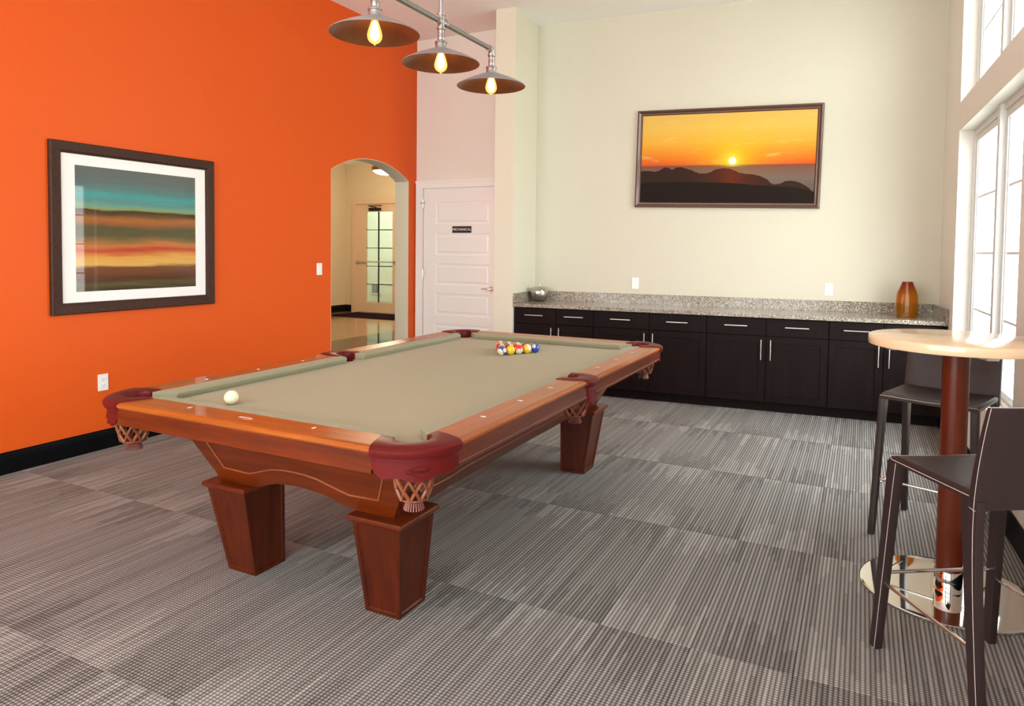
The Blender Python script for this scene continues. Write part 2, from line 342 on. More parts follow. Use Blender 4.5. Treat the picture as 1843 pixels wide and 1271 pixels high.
# ------------------------------------------------------------------ geometry helpers
class G:
    """collects shapes for one mesh"""
    def __init__(s): s.bm = bmesh.new()
    def box(s, x0, x1, y0, y1, z0, z1, M=None):
        vs = [s.bm.verts.new(p) for p in ((x0, y0, z0), (x1, y0, z0), (x1, y1, z0), (x0, y1, z0), (x0, y0, z1), (x1, y0, z1), (x1, y1, z1), (x0, y1, z1))]
        if M is not None:
            for v in vs: v.co = M @ v.co
        for f in ((0, 3, 2, 1), (4, 5, 6, 7), (0, 1, 5, 4), (1, 2, 6, 5), (2, 3, 7, 6), (3, 0, 4, 7)): s.bm.faces.new([vs[i] for i in f])
        return s
    def loft(s, rings, cap=True, closed=True):
        R = [[s.bm.verts.new(p) for p in r] for r in rings]; n = len(R[0])
        for a, b in zip(R, R[1:]):
            for i in range(n if closed else n - 1):
                j = (i + 1) % n; s.bm.faces.new((a[i], a[j], b[j], b[i]))
        if cap and closed:
            s.bm.faces.new(list(reversed(R[0]))); s.bm.faces.new(R[-1])
        return s
    def lathe(s, prof, seg=32, c=(0, 0, 0), cap=True):
        rings = [[(c[0] + r * math.cos(2 * PI * k / seg), c[1] + r * math.sin(2 * PI * k / seg), c[2] + z) for k in range(seg)] for r, z in prof]
        return s.loft(rings, cap)
    def tube(s, pts, r, seg=8, closed=False, flat=1.0):
        pts = [Vector(p) for p in pts]; n = len(pts); rings = []; up = None
        for i, p in enumerate(pts):
            a = pts[(i - 1) % n] if (closed or i > 0) else p; b = pts[(i + 1) % n] if (closed or i < n - 1) else p
            d = (b - a).normalized()
            if up is None: up = Vector((0, 0, 1)) if abs(d.z) < 0.9 else Vector((1, 0, 0))
            x = d.cross(up).normalized(); y = x.cross(d).normalized(); up = y
            rr = r[i] if isinstance(r, (list, tuple)) else r
            rings.append([tuple(p + x * (rr * math.cos(2 * PI * k / seg)) + y * (rr * flat * math.sin(2 * PI * k / seg))) for k in range(seg)])
        if closed: rings.append(rings[0]); return s.loft(rings, cap=False)
        return s.loft(rings)
    def prism(s, pts, axis, a0, a1):
        """polygon extruded along axis; pts are the other two coordinates in order"""
        def P(p, a): return {'X': (a, p[0], p[1]), 'Y': (p[0], a, p[1]), 'Z': (p[0], p[1], a)}[axis]
        return s.loft([[P(p, a0) for p in pts], [P(p, a1) for p in pts]])
    def poly(s, pts): s.bm.faces.new([s.bm.verts.new(p) for p in pts]); return s
    def bevel(s, w, seg=2, angle=30):
        s.bm.normal_update()
        e = [x for x in s.bm.edges if len(x.link_faces) == 2 and x.calc_face_angle(0) > math.radians(angle)]
        bmesh.ops.bevel(s.bm, geom=e, offset=w, segments=seg, profile=0.6, affect='EDGES', clamp_overlap=True); return s
    def done(s, name, m, parent=None, loc=None, rz=0, smooth=False, rot=None):
        bmesh.ops.remove_doubles(s.bm, verts=s.bm.verts, dist=1e-6)
        bmesh.ops.recalc_face_normals(s.bm, faces=s.bm.faces)
        me = bpy.data.meshes.new(name); s.bm.to_mesh(me); s.bm.free()
        me.materials.append(MT[m] if isinstance(m, str) else m)
        if smooth:
            me.polygons.foreach_set('use_smooth', [True] * len(me.polygons))
            me.update()
            try: me.set_sharp_from_angle(angle=math.radians(40))
            except Exception: pass
        o = bpy.data.objects.new(name, me); COL.objects.link(o)
        if parent: o.parent = parent
        if loc: o.location = loc
        if rot: o.rotation_euler = rot
        else: o.rotation_euler = (0, 0, rz)
        return o

def thing(name, label, cat, loc=(0, 0, 0), rz=0, group=None):
    o = bpy.data.objects.new(name, None); COL.objects.link(o); o.empty_display_size = 0.1
    o.location = loc; o.rotation_euler = (0, 0, rz); o['label'] = label; o['category'] = cat
    if group: o['group'] = group
    return o
def tag(o, label, cat, group=None):
    o['label'] = label; o['category'] = cat
    if group: o['group'] = group
    return o
def structure(o, label=None):
    o['kind'] = 'structure'
    if label: o['label'] = label
    return o
def dup_tree(o, parent=None):
    c = o.copy(); COL.objects.link(c)
    if parent: c.parent = parent
    for ch in list(o.children): dup_tree(ch, c)
    return c
def text_mesh(name, body, size, m, parent, extrude=0.0006, fn=None):
    """flat lettering centred on the origin in local XY, mapped through fn to 3D"""
    cu = bpy.data.curves.new(name, 'FONT'); cu.body = body; cu.size = size; cu.align_x = 'CENTER'; cu.align_y = 'CENTER'; cu.extrude = extrude; cu.resolution_u = 3
    tmp = bpy.data.objects.new(name + '_tmp', cu); COL.objects.link(tmp)
    bpy.context.view_layer.update()
    me = bpy.data.meshes.new_from_object(tmp.evaluated_get(bpy.context.evaluated_depsgraph_get()))
    bpy.data.objects.remove(tmp)
    if fn:
        for v in me.vertices: v.co = Vector(fn(v.co.x, v.co.y, v.co.z))
    me.name = name; me.materials.clear(); me.materials.append(MT[m])
    o = bpy.data.objects.new(name, me); COL.objects.link(o); o.parent = parent
    return o

# ------------------------------------------------------------------ room layout numbers
XO = -2.717              # face of the orange wall
YD = 4.898               # face of the mechanical-room wall
ZC = 3.86                # ceiling
WB = 0.073323            # the counter wall is turned by this much
U = Vector((math.cos(WB), math.sin(WB), 0)); V = Vector((-math.sin(WB), math.cos(WB), 0))
V0 = 4.5116              # distance of the cabinet toe line along V
def bw(u, v, z=0.0): p = U * u + V * (V0 + v); return Vector((p.x, p.y, z))      # counter-wall frame
WR = math.radians(91.8); D = Vector((-math.cos(WR), -math.sin(WR), 0)); N = Vector((math.sin(WR), -math.cos(WR), 0))
C0 = Vector((2.631, 5.269, 0))
def rw(s, n, z=0.0): p = C0 + D * s + N * n; return Vector((p.x, p.y, z))       # window-wall frame: s towards the camera, n outwards
RZR = math.atan2(D.y, D.x)
YB = -4.6                # wall behind the camera

# floor and carpet tiles
fl = structure(G().box(XO - .0, 3.35, YB, 5.75, -0.12, -0.006).done('floor', 'grout'))
xi0 = math.floor((XO - CT_X0) / CT_W); xi1 = math.ceil((3.1 - CT_X0) / CT_W)
yi0 = math.floor((YB - CT_Y0) / CT_L); yi1 = math.ceil((5.2 - CT_Y0) / CT_L)
shared = {}
for i in range(xi0, xi1):
    for j in range(yi0, yi1):
        x0 = max(CT_X0 + i * CT_W, XO + 0.001); x1 = min(CT_X0 + (i + 1) * CT_W, 3.10)
        y0 = max(CT_Y0 + j * CT_L, YB + .02); y1 = min(CT_Y0 + (j + 1) * CT_L, 5.35)
        key = (round(x1 - x0, 3), round(y1 - y0, 3))
        if key not in shared:
            w_, l_ = key; t_ = G(); a = .0006; b = .0022
            t_.loft([[(a, a, -.006), (w_ - a, a, -.006), (w_ - a, l_ - a, -.006), (a, l_ - a, -.006)], [(a, a, -.0015), (w_ - a, a, -.0015), (w_ - a, l_ - a, -.0015), (a, l_ - a, -.0015)],
                     [(b, b, 0), (w_ - b, b, 0), (w_ - b, l_ - b, 0), (b, l_ - b, 0)]])
            o = t_.done('carpet_tile', 'carpet', fl, (x0, y0, 0)); shared[key] = o.data
        else:
            o = bpy.data.objects.new('carpet_tile', shared[key]); COL.objects.link(o); o.parent = fl; o.location = (x0, y0, 0)

# ceiling
structure(G().box(-2.75, 3.5, YB - .2, 5.9, ZC, ZC + .15).done('ceiling', 'ceil'))

# orange wall with arched opening
AY0, AY1, AZS, AZA, TH = 3.415, 4.742, 2.212, 2.385, 0.185
def arch_pts(n=20):
    c = (AY0 + AY1) / 2; h = (AY1 - AY0) / 2; s = AZA - AZS; R = (h * h + s * s) / (2 * s); a = math.asin(h / R)
    return [(c + R * math.sin(-a + 2 * a * k / n), AZA - R + R * math.cos(-a + 2 * a * k / n)) for k in range(n + 1)]
ap = arch_pts()
g = G(); g.box(XO - TH, XO, YB, AY0, 0, ZC); g.box(XO - TH, XO, AY1, YD + .25, 0, ZC)
g.prism([(AY0, AZS)] + ap[1:-1] + [(AY1, AZS), (AY1, ZC), (AY0, ZC)], 'X', XO - TH, XO)
wl = structure(g.done('wall_left', 'orange'))
# plaster lining of the arch, painted a pale grey cream
e = .006; inner = [(AY0 + e, 0)] + [(y + (e if k == 0 else -e if k == len(ap) - 1 else 0), z - e) for k, (y, z) in enumerate(ap)] + [(AY1 - e, 0)]
outer = [(AY0, 0)] + ap + [(AY1, 0)]
g = G()
g.loft([[(XO - TH - .001, p[0], p[1]) for p in outer], [(XO - .0015, p[0], p[1]) for p in outer], [(XO - .0015, p[0], p[1]) for p in inner], [(XO - TH - .001, p[0], p[1]) for p in inner], [(XO - TH - .001, p[0], p[1]) for p in outer]], cap=False, closed=False)
g.done('arch_lining', 'jamb', wl)
# foyer side face of the same wall
G().box(XO - TH - .012, XO - TH - .001, YB, AY0, 0, 3.3).done('foyer_side', 'foyer', wl)

def baseboard(name, p0, p1, outward, h=.135):
    """moulded black skirting from p0 to p1, thickness towards outward"""
    p0 = Vector(p0); p1 = Vector(p1); o = Vector(outward)
    prof = [(0, 0), (.016, 0), (.016, h * .74), (.013, h * .78), (.013, h * .84), (.007, h * .93), (.006, h), (0, h)]
    g = G(); g.loft([[tuple(p + o * a + Vector((0, 0, b))) for a, b in prof] for p in (p0, p1)])
    return structure(g.done(name, 'black_trim'))
baseboard('baseboard_left', (XO, YB, 0), (XO, AY0, 0), (1, 0, 0))
baseboard('baseboard_left_end', (XO, AY1, 0), (XO, YD, 0), (1, 0, 0))

# mechanical-room wall
structure(G().box(XO, -1.27, YD, YD + .15, 0, ZC).done('wall_mechanical', 'blush'))
# column and alcove side wall
g = G(); pts = [bw(-1.046, -.087), bw(-.832, -.087), bw(-.832, .72), bw(-1.046, .72)]
g.loft([[(p.x, p.y, 0) for p in pts], [(p.x, p.y, ZC) for p in pts]])
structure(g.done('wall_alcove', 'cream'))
# counter wall
g = G(); pts = [bw(-1.0, .55), bw(3.3, .55), bw(3.3, .70), bw(-1.0, .70)]
g.loft([[(p.x, p.y, 0) for p in pts], [(p.x, p.y, ZC) for p in pts]])
structure(g.done('wall_counter', 'cream_dimmed'))
# wall behind the camera, its unseen windows added for fill light
def window_wall(name, origin, dirv, nrm, length, bays, m, thick=.2):
    """bays: list of (s0, s1, z0, z1) openings sorted by s, may stack in z"""
    g = G(); ss = sorted(set([0, length] + [b[0] for b in bays] + [b[1] for b in bays]))
    P = lambda s, n, z: tuple(Vector(origin) + dirv * s + nrm * n + Vector((0, 0, z)))
    for a, b in zip(ss, ss[1:]):
        op = sorted([(q[2], q[3]) for q in bays if q[0] <= a + 1e-6 and q[1] >= b - 1e-6]); z = 0
        for z0, z1 in op + [(ZC, ZC)]:
            if z0 > z + 1e-4:
                g.loft([[P(a, 0, z), P(b, 0, z), P(b, thick, z), P(a, thick, z)], [P(a, 0, z0), P(b, 0, z0), P(b, thick, z0), P(a, thick, z0)]])
            z = z1
    return structure(g.done(name, m))
ZS, ZH, ZU, ZT = .50, 2.385, 2.605, 3.62
BAYS = [(.83, 2.92), (7.2, 9.3)]  # second bay is unseen, added to let in more daylight
LW = 9.95
wr = window_wall('wall_right', C0, D, N, LW, [(a, b, ZS, ZH) for a, b in BAYS] + [(a, b, ZU, ZT) for a, b in BAYS], 'blush')
baseboard('baseboard_right', rw(.62, 0), rw(LW, 0), -N)
FB = Vector((3.15, YB, 0))
wf = window_wall('wall_front', FB, Vector((-1, 0, 0)), Vector((0, -1, 0)), 6.1, [(.3, 2.9, .3, ZH), (3.2, 5.8, .3, ZH), (.3, 2.9, ZU, ZT), (3.2, 5.8, ZU, ZT)], 'cream')

wn = [0]
def window(origin, dirv, nrm, s0, s1, z0, z1, off=.095, rows=4):
    """two-light white window set in the opening"""
    wn[0] += 1
    X = dirv; Y = nrm
    M = Matrix((X, Y, Vector((0, 0, 1)))).transposed().to_4x4(); M.translation = Vector(origin) + dirv * s0 + nrm * off + Vector((0, 0, z0))
    W = s1 - s0; H = z1 - z0
    root = G(); fw = .045
    root.box(0, fw, 0, .09, 0, H, M).box(W - fw, W, 0, .09, 0, H, M).box(fw, W - fw, 0, .09, 0, fw, M).box(fw, W - fw, 0, .09, H - fw, H, M)
    o = structure(root.done('window_%d' % wn[0], 'sash'))
    G().box(W / 2 - .035, W / 2 + .035, -.022, .085, 0.001, H - .001, M).done('mullion', 'sash', o)
    for a, b in ((fw, W / 2 - .035), (W / 2 + .035, W - fw)):
        s = G(); q = .05
        s.box(a, a + q, .012, .055, fw, H - fw, M).box(b - q, b, .012, .055, fw, H - fw, M).box(a + q, b - q, .012, .055, fw, fw + q, M).box(a + q, b - q, .012, .055, H - fw - q, H - fw, M)
        s.box(a + q, a + q + .012, .022, .05, fw + q, H - fw - q, M).box(b - q - .012, b - q, .022, .05, fw + q, H - fw - q, M)
        so = s.done('sash', 'sash', o)
        G().box(a + q, b - q, .034, .038, fw + q, H - fw - q, M).done('pane', 'glass', so)
        for k in range(1, rows):
            zz = fw + q + (H - 2 * fw - 2 * q) * k / rows
            G().box(a + q, b - q, .030, .042, zz - .008, zz + .008, M).done('muntin', 'sash', so)
    return o
for a, b in BAYS:
    window(C0, D, N, a, b, ZS, ZH); window(C0, D, N, a, b, ZU, ZT, rows=2)
for a, b in ((.3, 2.9), (3.2, 5.8)):  # unseen windows behind the camera, added to supply fill light
    window(FB, Vector((-1, 0, 0)), Vector((0, -1, 0)), a, b, .3, ZH); window(FB, Vector((-1, 0, 0)), Vector((0, -1, 0)), a, b, ZU, ZT, rows=2)
# window sills
for k, (a, b) in enumerate(BAYS):
    g = G(); pts = [rw(a + .002, -.012), rw(b - .002, -.012), rw(b - .002, .094), rw(a + .002, .094)]
    g.loft([[(p.x, p.y, ZS + .001) for p in pts], [(p.x, p.y, ZS + .018) for p in pts]]); structure(g.done('trim_%d' % (k + 1), 'white'))

def portal(origin, dirv, nrm, s0, s1, z0, z1):
    li = bpy.data.lights.new('sky_portal', 'AREA'); li.shape = 'RECTANGLE'; li.size = s1 - s0; li.size_y = z1 - z0; li.cycles.is_portal = True
    o = bpy.data.objects.new('sky_portal', li); COL.objects.link(o)
    c = Vector(origin) + dirv * ((s0 + s1) / 2) + nrm * .19 + Vector((0, 0, (z0 + z1) / 2))
    zax = nrm; xax = dirv; yax = zax.cross(xax)
    Mx = Matrix((xax, yax, zax)).transposed().to_4x4(); Mx.translation = c; o.matrix_world = Mx
for a, b in BAYS:
    portal(C0, D, N, a, b, ZS, ZH); portal(C0, D, N, a, b, ZU, ZT)
for a, b in ((.3, 2.9), (3.2, 5.8)):
    portal(FB, Vector((-1, 0, 0)), Vector((0, -1, 0)), a, b, .3, ZH); portal(FB, Vector((-1, 0, 0)), Vector((0, -1, 0)), a, b, ZU, ZT)

# outdoors: ground coloured pale to bounce light indoors, and a few trees seen washed out through the panes
g = G(); pp_ = [rw(-4, .25), rw(14, .25), rw(14, 30), rw(-4, 30)]
g.loft([[(p.x, p.y, -.4) for p in pp_], [(p.x, p.y, -.15) for p in pp_]])
structure(g.done('ground', 'bounce_ground'))
def tree(loc, h, r, seed, label):
    rnd = random.Random(seed); t_ = thing('tree', label, 'tree', loc)
    G().tube([(0, 0, 0), (.05, .02, h * .3), (0, .05, h * .6)], [.16, .12, .07], 8).done('trunk', 'bark', t_, smooth=True)
    bm = bmesh.new(); g = G(); g.bm.free(); g.bm = bm
    for k in range(7):
        c = Vector((rnd.uniform(-.5, .5) * r, rnd.uniform(-.5, .5) * r, h * rnd.uniform(.5, .9))); rr = r * rnd.uniform(.45, .75)
        res = bmesh.ops.create_icosphere(bm, subdivisions=3, radius=rr)
        for v in res['verts']:
            n = v.co.normalized(); v.co = v.co * (1 + .22 * math.sin(9 * n.x + k) * math.sin(8 * n.y + 2 * k) + rnd.uniform(-.12, .12)) + c
    me = bpy.data.meshes.new('crown'); bm.to_mesh(me); bm.free(); me.materials.append(MT['leaf'])
    o = bpy.data.objects.new('crown', me); COL.objects.link(o); o.parent = t_
tree(rw(-5, 7.0, -.15), 5.0, 1.7, 3, 'tall leafy tree out beyond the window at the counter end')
tree(rw(-9.5, 9.5, -.15), 4.2, 1.9, 5, 'broad leafy tree standing further off outside the windows')

# ------------------------------------------------------------------ foyer beyond the arch
FX0, FYF, FZ = -8.40, 10.35, 3.3
fz = structure(G().box(FX0 - .2, XO - TH, 1.6, FYF + .1, -.12, -.004).done('floor_foyer', 'grout'))
BX = -5.205
nx = 0
for (xa, xb, m) in ((BX, XO - TH + .18, 'tile_dark'), (FX0, BX, 'tile_tan')):
    n = max(1, round((xb - xa) / .62)); dx = (xb - xa) / n; ny = 14; dy = (FYF - 1.6) / ny
    me = None
    for i in range(n):
        for j in range(ny):
            if me is None:
                a = .0012; t_ = G(); t_.loft([[(a, a, -.004), (dx - a, a, -.004), (dx - a, dy - a, -.004), (a, dy - a, -.004)], [(a, a, 0), (dx - a, a, 0), (dx - a, dy - a, 0), (a, dy - a, 0)]])
                x_ = xa + i * dx
                o = t_.done('floor_tile', m, fz, (x_, 1.6 + j * dy, 0)); me = o.data
            else:
                o = bpy.data.objects.new('floor_tile', me); COL.objects.link(o); o.parent = fz; o.location = (xa + i * dx, 1.6 + j * dy, 0)
structure(G().box(FX0 - .15, FX0, 1.6, FYF, 0, FZ).done('wall_foyer_left', 'foyer'))
structure(G().box(FX0, XO - TH - .012, 1.45, 1.6, 0, FZ).done('wall_foyer_front', 'foyer'))
structure(G().box(XO - TH - .11, XO - TH - .012, AY1 + .55, FYF, 0, FZ).done('wall_foyer_right', 'foyer'))
structure(G().box(FX0 - .15, XO - TH - .002, 1.5, FYF + .3, FZ, FZ + .1).done('ceiling_foyer', 'ceil'))
DX0, DX1, DZ = -8.085, -6.98, 2.40
g = G(); g.box(FX0, DX0, FYF, FYF + .15, 0, FZ).box(DX1, XO - TH, FYF, FYF + .15, 0, FZ).box(DX0, DX1, FYF, FYF + .15, DZ, FZ)
structure(g.done('wall_foyer_back', 'foyer'))
baseboard('baseboard_foyer_left', (FX0, 1.6, 0), (FX0, FYF, 0), (1, 0, 0), .15)
baseboard('baseboard_foyer_back', (FX0, FYF, 0), (DX0 - .12, FYF, 0), (0, -1, 0), .15)
d2 = structure(G().box(DX0 - .12, DX0, FYF - .03, FYF, 0, DZ + .12).box(DX1, DX1 + .12, FYF - .03, FYF, 0, DZ + .12).box(DX0, DX1, FYF - .03, FYF, DZ, DZ + .12).done('door_2', 'foyer_trim'), 'tan glazed entry door with ten panes')
GX0, GX1, GZ0, GZ1 = -7.83, -7.115, .23, 2.23
g = G(); y0, y1 = FYF + .02, FYF + .065
g.box(DX0, GX0, y0, y1, .01, DZ).box(GX1, DX1, y0, y1, .01, DZ).box(GX0, GX1, y0, y1, .01, GZ0).box(GX0, GX1, y0, y1, GZ1, DZ)
g.done('door_leaf', 'foyer_trim', d2)
xm = -7.50
for i, (a, b) in enumerate(((GX0, xm), (xm, GX1))):
    for j in range(5):
        z0 = GZ0 + (GZ1 - GZ0) * j / 5; z1 = GZ0 + (GZ1 - GZ0) * (j + 1) / 5
        G().box(a + .01, b - .01, y0 + .018, y0 + .024, z0 + .01, z1 - .01).done('pane', 'green_glass', d2)
g = G(); g.box(xm - .008, xm + .008, y0 + .005, y0 + .038, GZ0, GZ1)
for j in range(1, 5):
    z = GZ0 + (GZ1 - GZ0) * j / 5; g.box(GX0, xm - .008, y0 + .005, y0 + .038, z - .007, z + .007).box(xm + .008, GX1, y0 + .005, y0 + .038, z - .01, z + .01)
g.done('glazing_bars', 'dark', d2)
G().tube([(DX0 + .03, FYF - .035, 1.13), (DX1 - .03, FYF - .035, 1.13)], .014).box(DX0 + .03, DX0 + .07, FYF - .035, FYF + .02, 1.10, 1.16).box(DX1 - .07, DX1 - .03, FYF - .035, FYF + .02, 1.10, 1.16).done('push_bar', 'steel', d2)
G().box(-7.72, -7.42, FYF - .04, FYF + .02, 2.25, 2.31).tube([(-7.52, FYF - .03, 2.32), (-7.60, FYF - .22, 2.345), (-7.35, FYF - .05, 2.36)], .01).done('door_closer', 'dark', d2)
G().tube([(-7.15, FYF + .12, 1.32), (-7.15, FYF + .12, 1.78)], .014).done('pull_handle', 'dark', d2)
# vestibule beyond
structure(G().box(-10.5, FX0, FYF + .15, FYF + .25, -.1, 3.4).box(XO - TH, -5.3 + 5, FYF + .15, FYF + .25, -.1, 3.4).box(-10.6, -10.5, FYF + .15, 13.2, -.1, 3.4).box(-10.5, -5.2, 13.1, 13.2, -.1, 3.4).box(-5.3, -5.2, FYF + .15, 13.1, -.1, 3.4).done('wall_vestibule', 'mint'))
structure(G().box(-10.5, -5.3, FYF + .15, 13.1, -.12, -.004).done('floor_vestibule', 'tile_tan'))
structure(G().box(-10.5, -5.3, FYF + .15, 13.1, 3.3, 3.4).done('ceiling_vestibule', 'ceil'))
vt = thing('wall_heater', 'white grilled wall heater seen low through the door glass', 'heater', (-9.66, 13.10, .34))
G().box(-.16, .16, -.03, 0, -.16, .16).bevel(.006).done('housing', 'plastic', vt)
for k in range(7): G().box(-.12 + k * .035, -.105 + k * .035, -.036, -.03, -.12, .12).done('slat', 'dark', vt)
tag(G().box(-7.95, -6.2, 9.30, 10.2, 0, .012).bevel(.004, 1).done('door_mat', 'door_mat'), 'dark plum entrance mat lying before the glazed foyer door', 'mat')
cl = thing('ceiling_lamp', 'lit glass dome lamp with bronze rim seen through the arch', 'lamp', (-5.74, 8.3, 2.83))
G().lathe([(.24, .0), (.25, .02), (.25, .06), (.22, .075), (.05, .08)], 32).done('rim', 'shade_in', cl, smooth=True)
G().lathe([(.01, -.075), (.10, -.07), (.17, -.05), (.215, -.02), (.235, .005)], 32).done('dome', 'dome', cl, smooth=True)
G().lathe([(.012, .08), (.012, .42), (.06, .425), (.06, .44)], 16).done('stem', 'shade_in', cl, smooth=True)
def plight(name, loc, e_, col, r=.1):
    li = bpy.data.lights.new(name, 'POINT'); li.energy = e_; li.color = col; li.shadow_soft_size = r
    o = bpy.data.objects.new(name, li); COL.objects.link(o); o.location = loc; return o
plight('foyer_lamp_light', (-5.60, 8.3, 2.70), 150, (1, .82, .56), .12)
plight('foyer_fill_light', (-5.6, 4.2, 2.9), 80, (1, .84, .6), .12)  # fill light added to brighten the foyer, no fitting there
plight('vestibule_light', (-8.2, 11.8, 2.9), 62, (.95, 1, .92), .2)

# ------------------------------------------------------------------ mechanical-room door
dr = structure(G().box(-2.705, -2.607, YD - .022, YD, 0, 2.20).box(-2.607, -1.30, YD - .022, YD, 2.135, 2.20).box(-2.712, -1.30, YD - .032, YD, 2.20, 2.222)
               .box(-2.705, -2.690, YD - .03, YD - .02, 0, 2.2).box(-2.622, -2.607, YD - .028, YD - .02, 0, 2.135).box(-2.622, -1.30, YD - .028, YD - .02, 2.135, 2.15).done('door_1', 'white'), 'white five-panel door')
DRX0, DRX1 = -2.60, -1.655
g = G(); zs = [(.275, .56 - .0), (.662, .916), (1.012, 1.262), (1.357, 1.612), (1.715, 1.975)]
g.box(DRX0, -2.44, YD - .012, YD - .001, .008, 2.13).box(-1.71, DRX1, YD - .012, YD - .001, .008, 2.13)
zz = .008
for a, b in zs: g.box(-2.44, -1.71, YD - .012, YD - .001, zz, a); zz = b
g.box(-2.44, -1.71, YD - .012, YD - .001, zz, 2.13)
g.done('door_leaf', 'white', dr)
for a, b in zs:
    t_ = G(); X0_, X1_ = -2.44, -1.71
    r = lambda i, y: [(X0_ + i, y, a + i), (X1_ - i, y, a + i), (X1_ - i, y, b - i), (X0_ + i, y, b - i)]
    t_.loft([r(0, YD - .001), r(0, YD - .0065), r(.012, YD - .0035), r(.03, YD - .0035), r(.045, YD - .009)]); t_.done('door_panel', 'white', dr)
for z in (1.955, 1.135, .28):
    G().box(-2.606, -2.596, YD - .03, YD - .012, z - .045, z + .045).tube([(-2.601, YD - .03, z - .048), (-2.601, YD - .03, z + .048)], .006).done('hinge', 'steel', dr)
G().tube([(-2.64, YD - .035, 1.965), (-2.57, YD - .035, 1.965)], .005).done('hinge_stop', 'steel', dr)
g = G(); g.tube([(-1.69, YD - .012, .985), (-1.69, YD - .055, .985), (-1.71, YD - .06, .985), (-1.755, YD - .058, .992), (-1.80, YD - .056, .985)], [.008, .008, .008, .007, .005], 8)
g.tube([(-1.69, YD - .018, .985), (-1.69, YD - .011, .985)], .03, 20).done('door_handle', 'steel', dr, smooth=True)
sg = thing('door_sign', 'small black sign with white capital letters on white panelled door', 'sign', (-2.081, YD - .012, 1.654))
G().box(-.127, .127, -.006, 0, -.038, .038).bevel(.002, 1).done('sign_plate', 'black', sg)
text_mesh('lettering', 'MECHANICAL', .040, 'white', sg, fn=lambda x, y, z: (x * .98, -.0066 - z, y))

# ------------------------------------------------------------------ switches and outlets
def wall_plate(name, label, cat, loc, rot, kind):
    """local: x width, z height, -y out of the wall"""
    t_ = thing(name, label, cat, loc, rot)
    G().box(-.037, .037, -.006, 0, -.058, .058).bevel(.003, 2).done('cover_plate', 'plastic', t_)
    if kind == 'outlet':
        for s in (-1, 1):
            o = G().prism([(.0165 * math.cos(a * PI / 8) , s * .021 + max(-.0135, min(.0135, .0165 * math.sin(a * PI / 8)))) for a in range(16)], 'Y', -.0085, -.005).done('socket', 'white', t_)
            G().box(-.008, -.006, -.0092, -.0084, s * .021 - .002, s * .021 + .007).box(.006, .008, -.0092, -.0084, s * .021 - .002, s * .021 + .006).box(-.002, .002, -.0092, -.0084, s * .021 - .010, s * .021 - .006).done('slot', 'black', o)
    else:
        G().prism([(-.033, -.006), (.033, -.006), (.033, -.009), (0, -.0075), (-.033, -.0125)], 'X', -.0165, .0165)
        g = G(); g.loft([[(-.016, -.006, -.033), (.016, -.006, -.033), (.016, -.006, .033), (-.016, -.006, .033)], [(-.016, -.013, -.033), (.016, -.013, -.033), (.016, -.008, .033), (-.016, -.008, .033)]])
        g.done('rocker', 'white', t_)
    return t_
wall_plate('light_switch', 'white rocker light switch on orange wall beside the arch', 'switch', (XO, 3.248, 1.221), PI / 2, 'switch')
wall_plate('wall_outlet', 'white outlet low on the orange wall below the framed striped print', 'outlet', (XO, 1.072, .47), PI / 2, 'outlet')
p = bw(.283, .55, 1.095); wall_plate('wall_outlet', 'white outlet above granite backsplash, on the silver bowl side', 'outlet', p, WB, 'outlet')
p = bw(2.115, .55, 1.09); wall_plate('wall_outlet', 'white outlet above granite backsplash, on the amber vase side', 'outlet', p, WB, 'outlet')

# ------------------------------------------------------------------ framed prints
def frame_bars(g, W, H, prof, axis):
    """mitred frame: prof = (inset, depth) pairs; axis 'X' means picture in XZ facing -Y, 'Y' in YZ facing +X"""
    cs = [(-1, -1), (1, -1), (1, 1), (-1, 1)]
    rings = []
    for sx, sz in cs + cs[:1]:
        r = []
        for i, d in prof:
            a, z = sx * (W / 2 - i), sz * (H / 2 - i)
            r.append((a, -d, z) if axis == 'X' else (d, a, z))
        rings.append(r)
    g.loft(rings, cap=False, closed=True)
FW, FH = 1.277, 1.150
fp = thing('framed_print', 'striped abstract print in white mat and wide dark frame on orange wall', 'picture', (XO, 1.361, 1.541))
MT['painting'] = m_painting(.94, .855)
g = G(); frame_bars(g, FW, FH, [(0, 0), (0, .028), (.006, .034), (.060, .030), (.072, .022), (.076, .010), (.076, 0)], 'Y'); g.done('frame', 'frame_dark', fp)
G().box(.001, .010, -FW / 2 + .07, FW / 2 - .07, -FH / 2 + .07, FH / 2 - .07).done('mat_board', 'mat_board', fp)
G().box(.010, .0112, -.47, .47, -.427, .427).done('print', 'painting', fp)
p = bw(1.150, .55, 2.356)
sp_ = thing('sunset_picture', 'wide sunset photograph in bronze brown frame high above the counter', 'picture', p, WB)
sp_.rotation_euler = (0, math.radians(1.2), WB)
W2, H2 = 1.748, .982
MT['sunset'] = m_sunset(W2 - .11, H2 - .11)
g = G(); frame_bars(g, W2, H2, [(0, 0), (0, .030), (.006, .038), (.016, .040), (.024, .034), (.034, .026), (.044, .026), (.052, .016), (.055, .0)], 'X'); g.done('frame', 'frame_bronze', sp_)
G().box(-W2 / 2 + .05, W2 / 2 - .05, -.013, -.001, -H2 / 2 + .05, H2 / 2 - .05).done('photo_print', 'sunset', sp_)

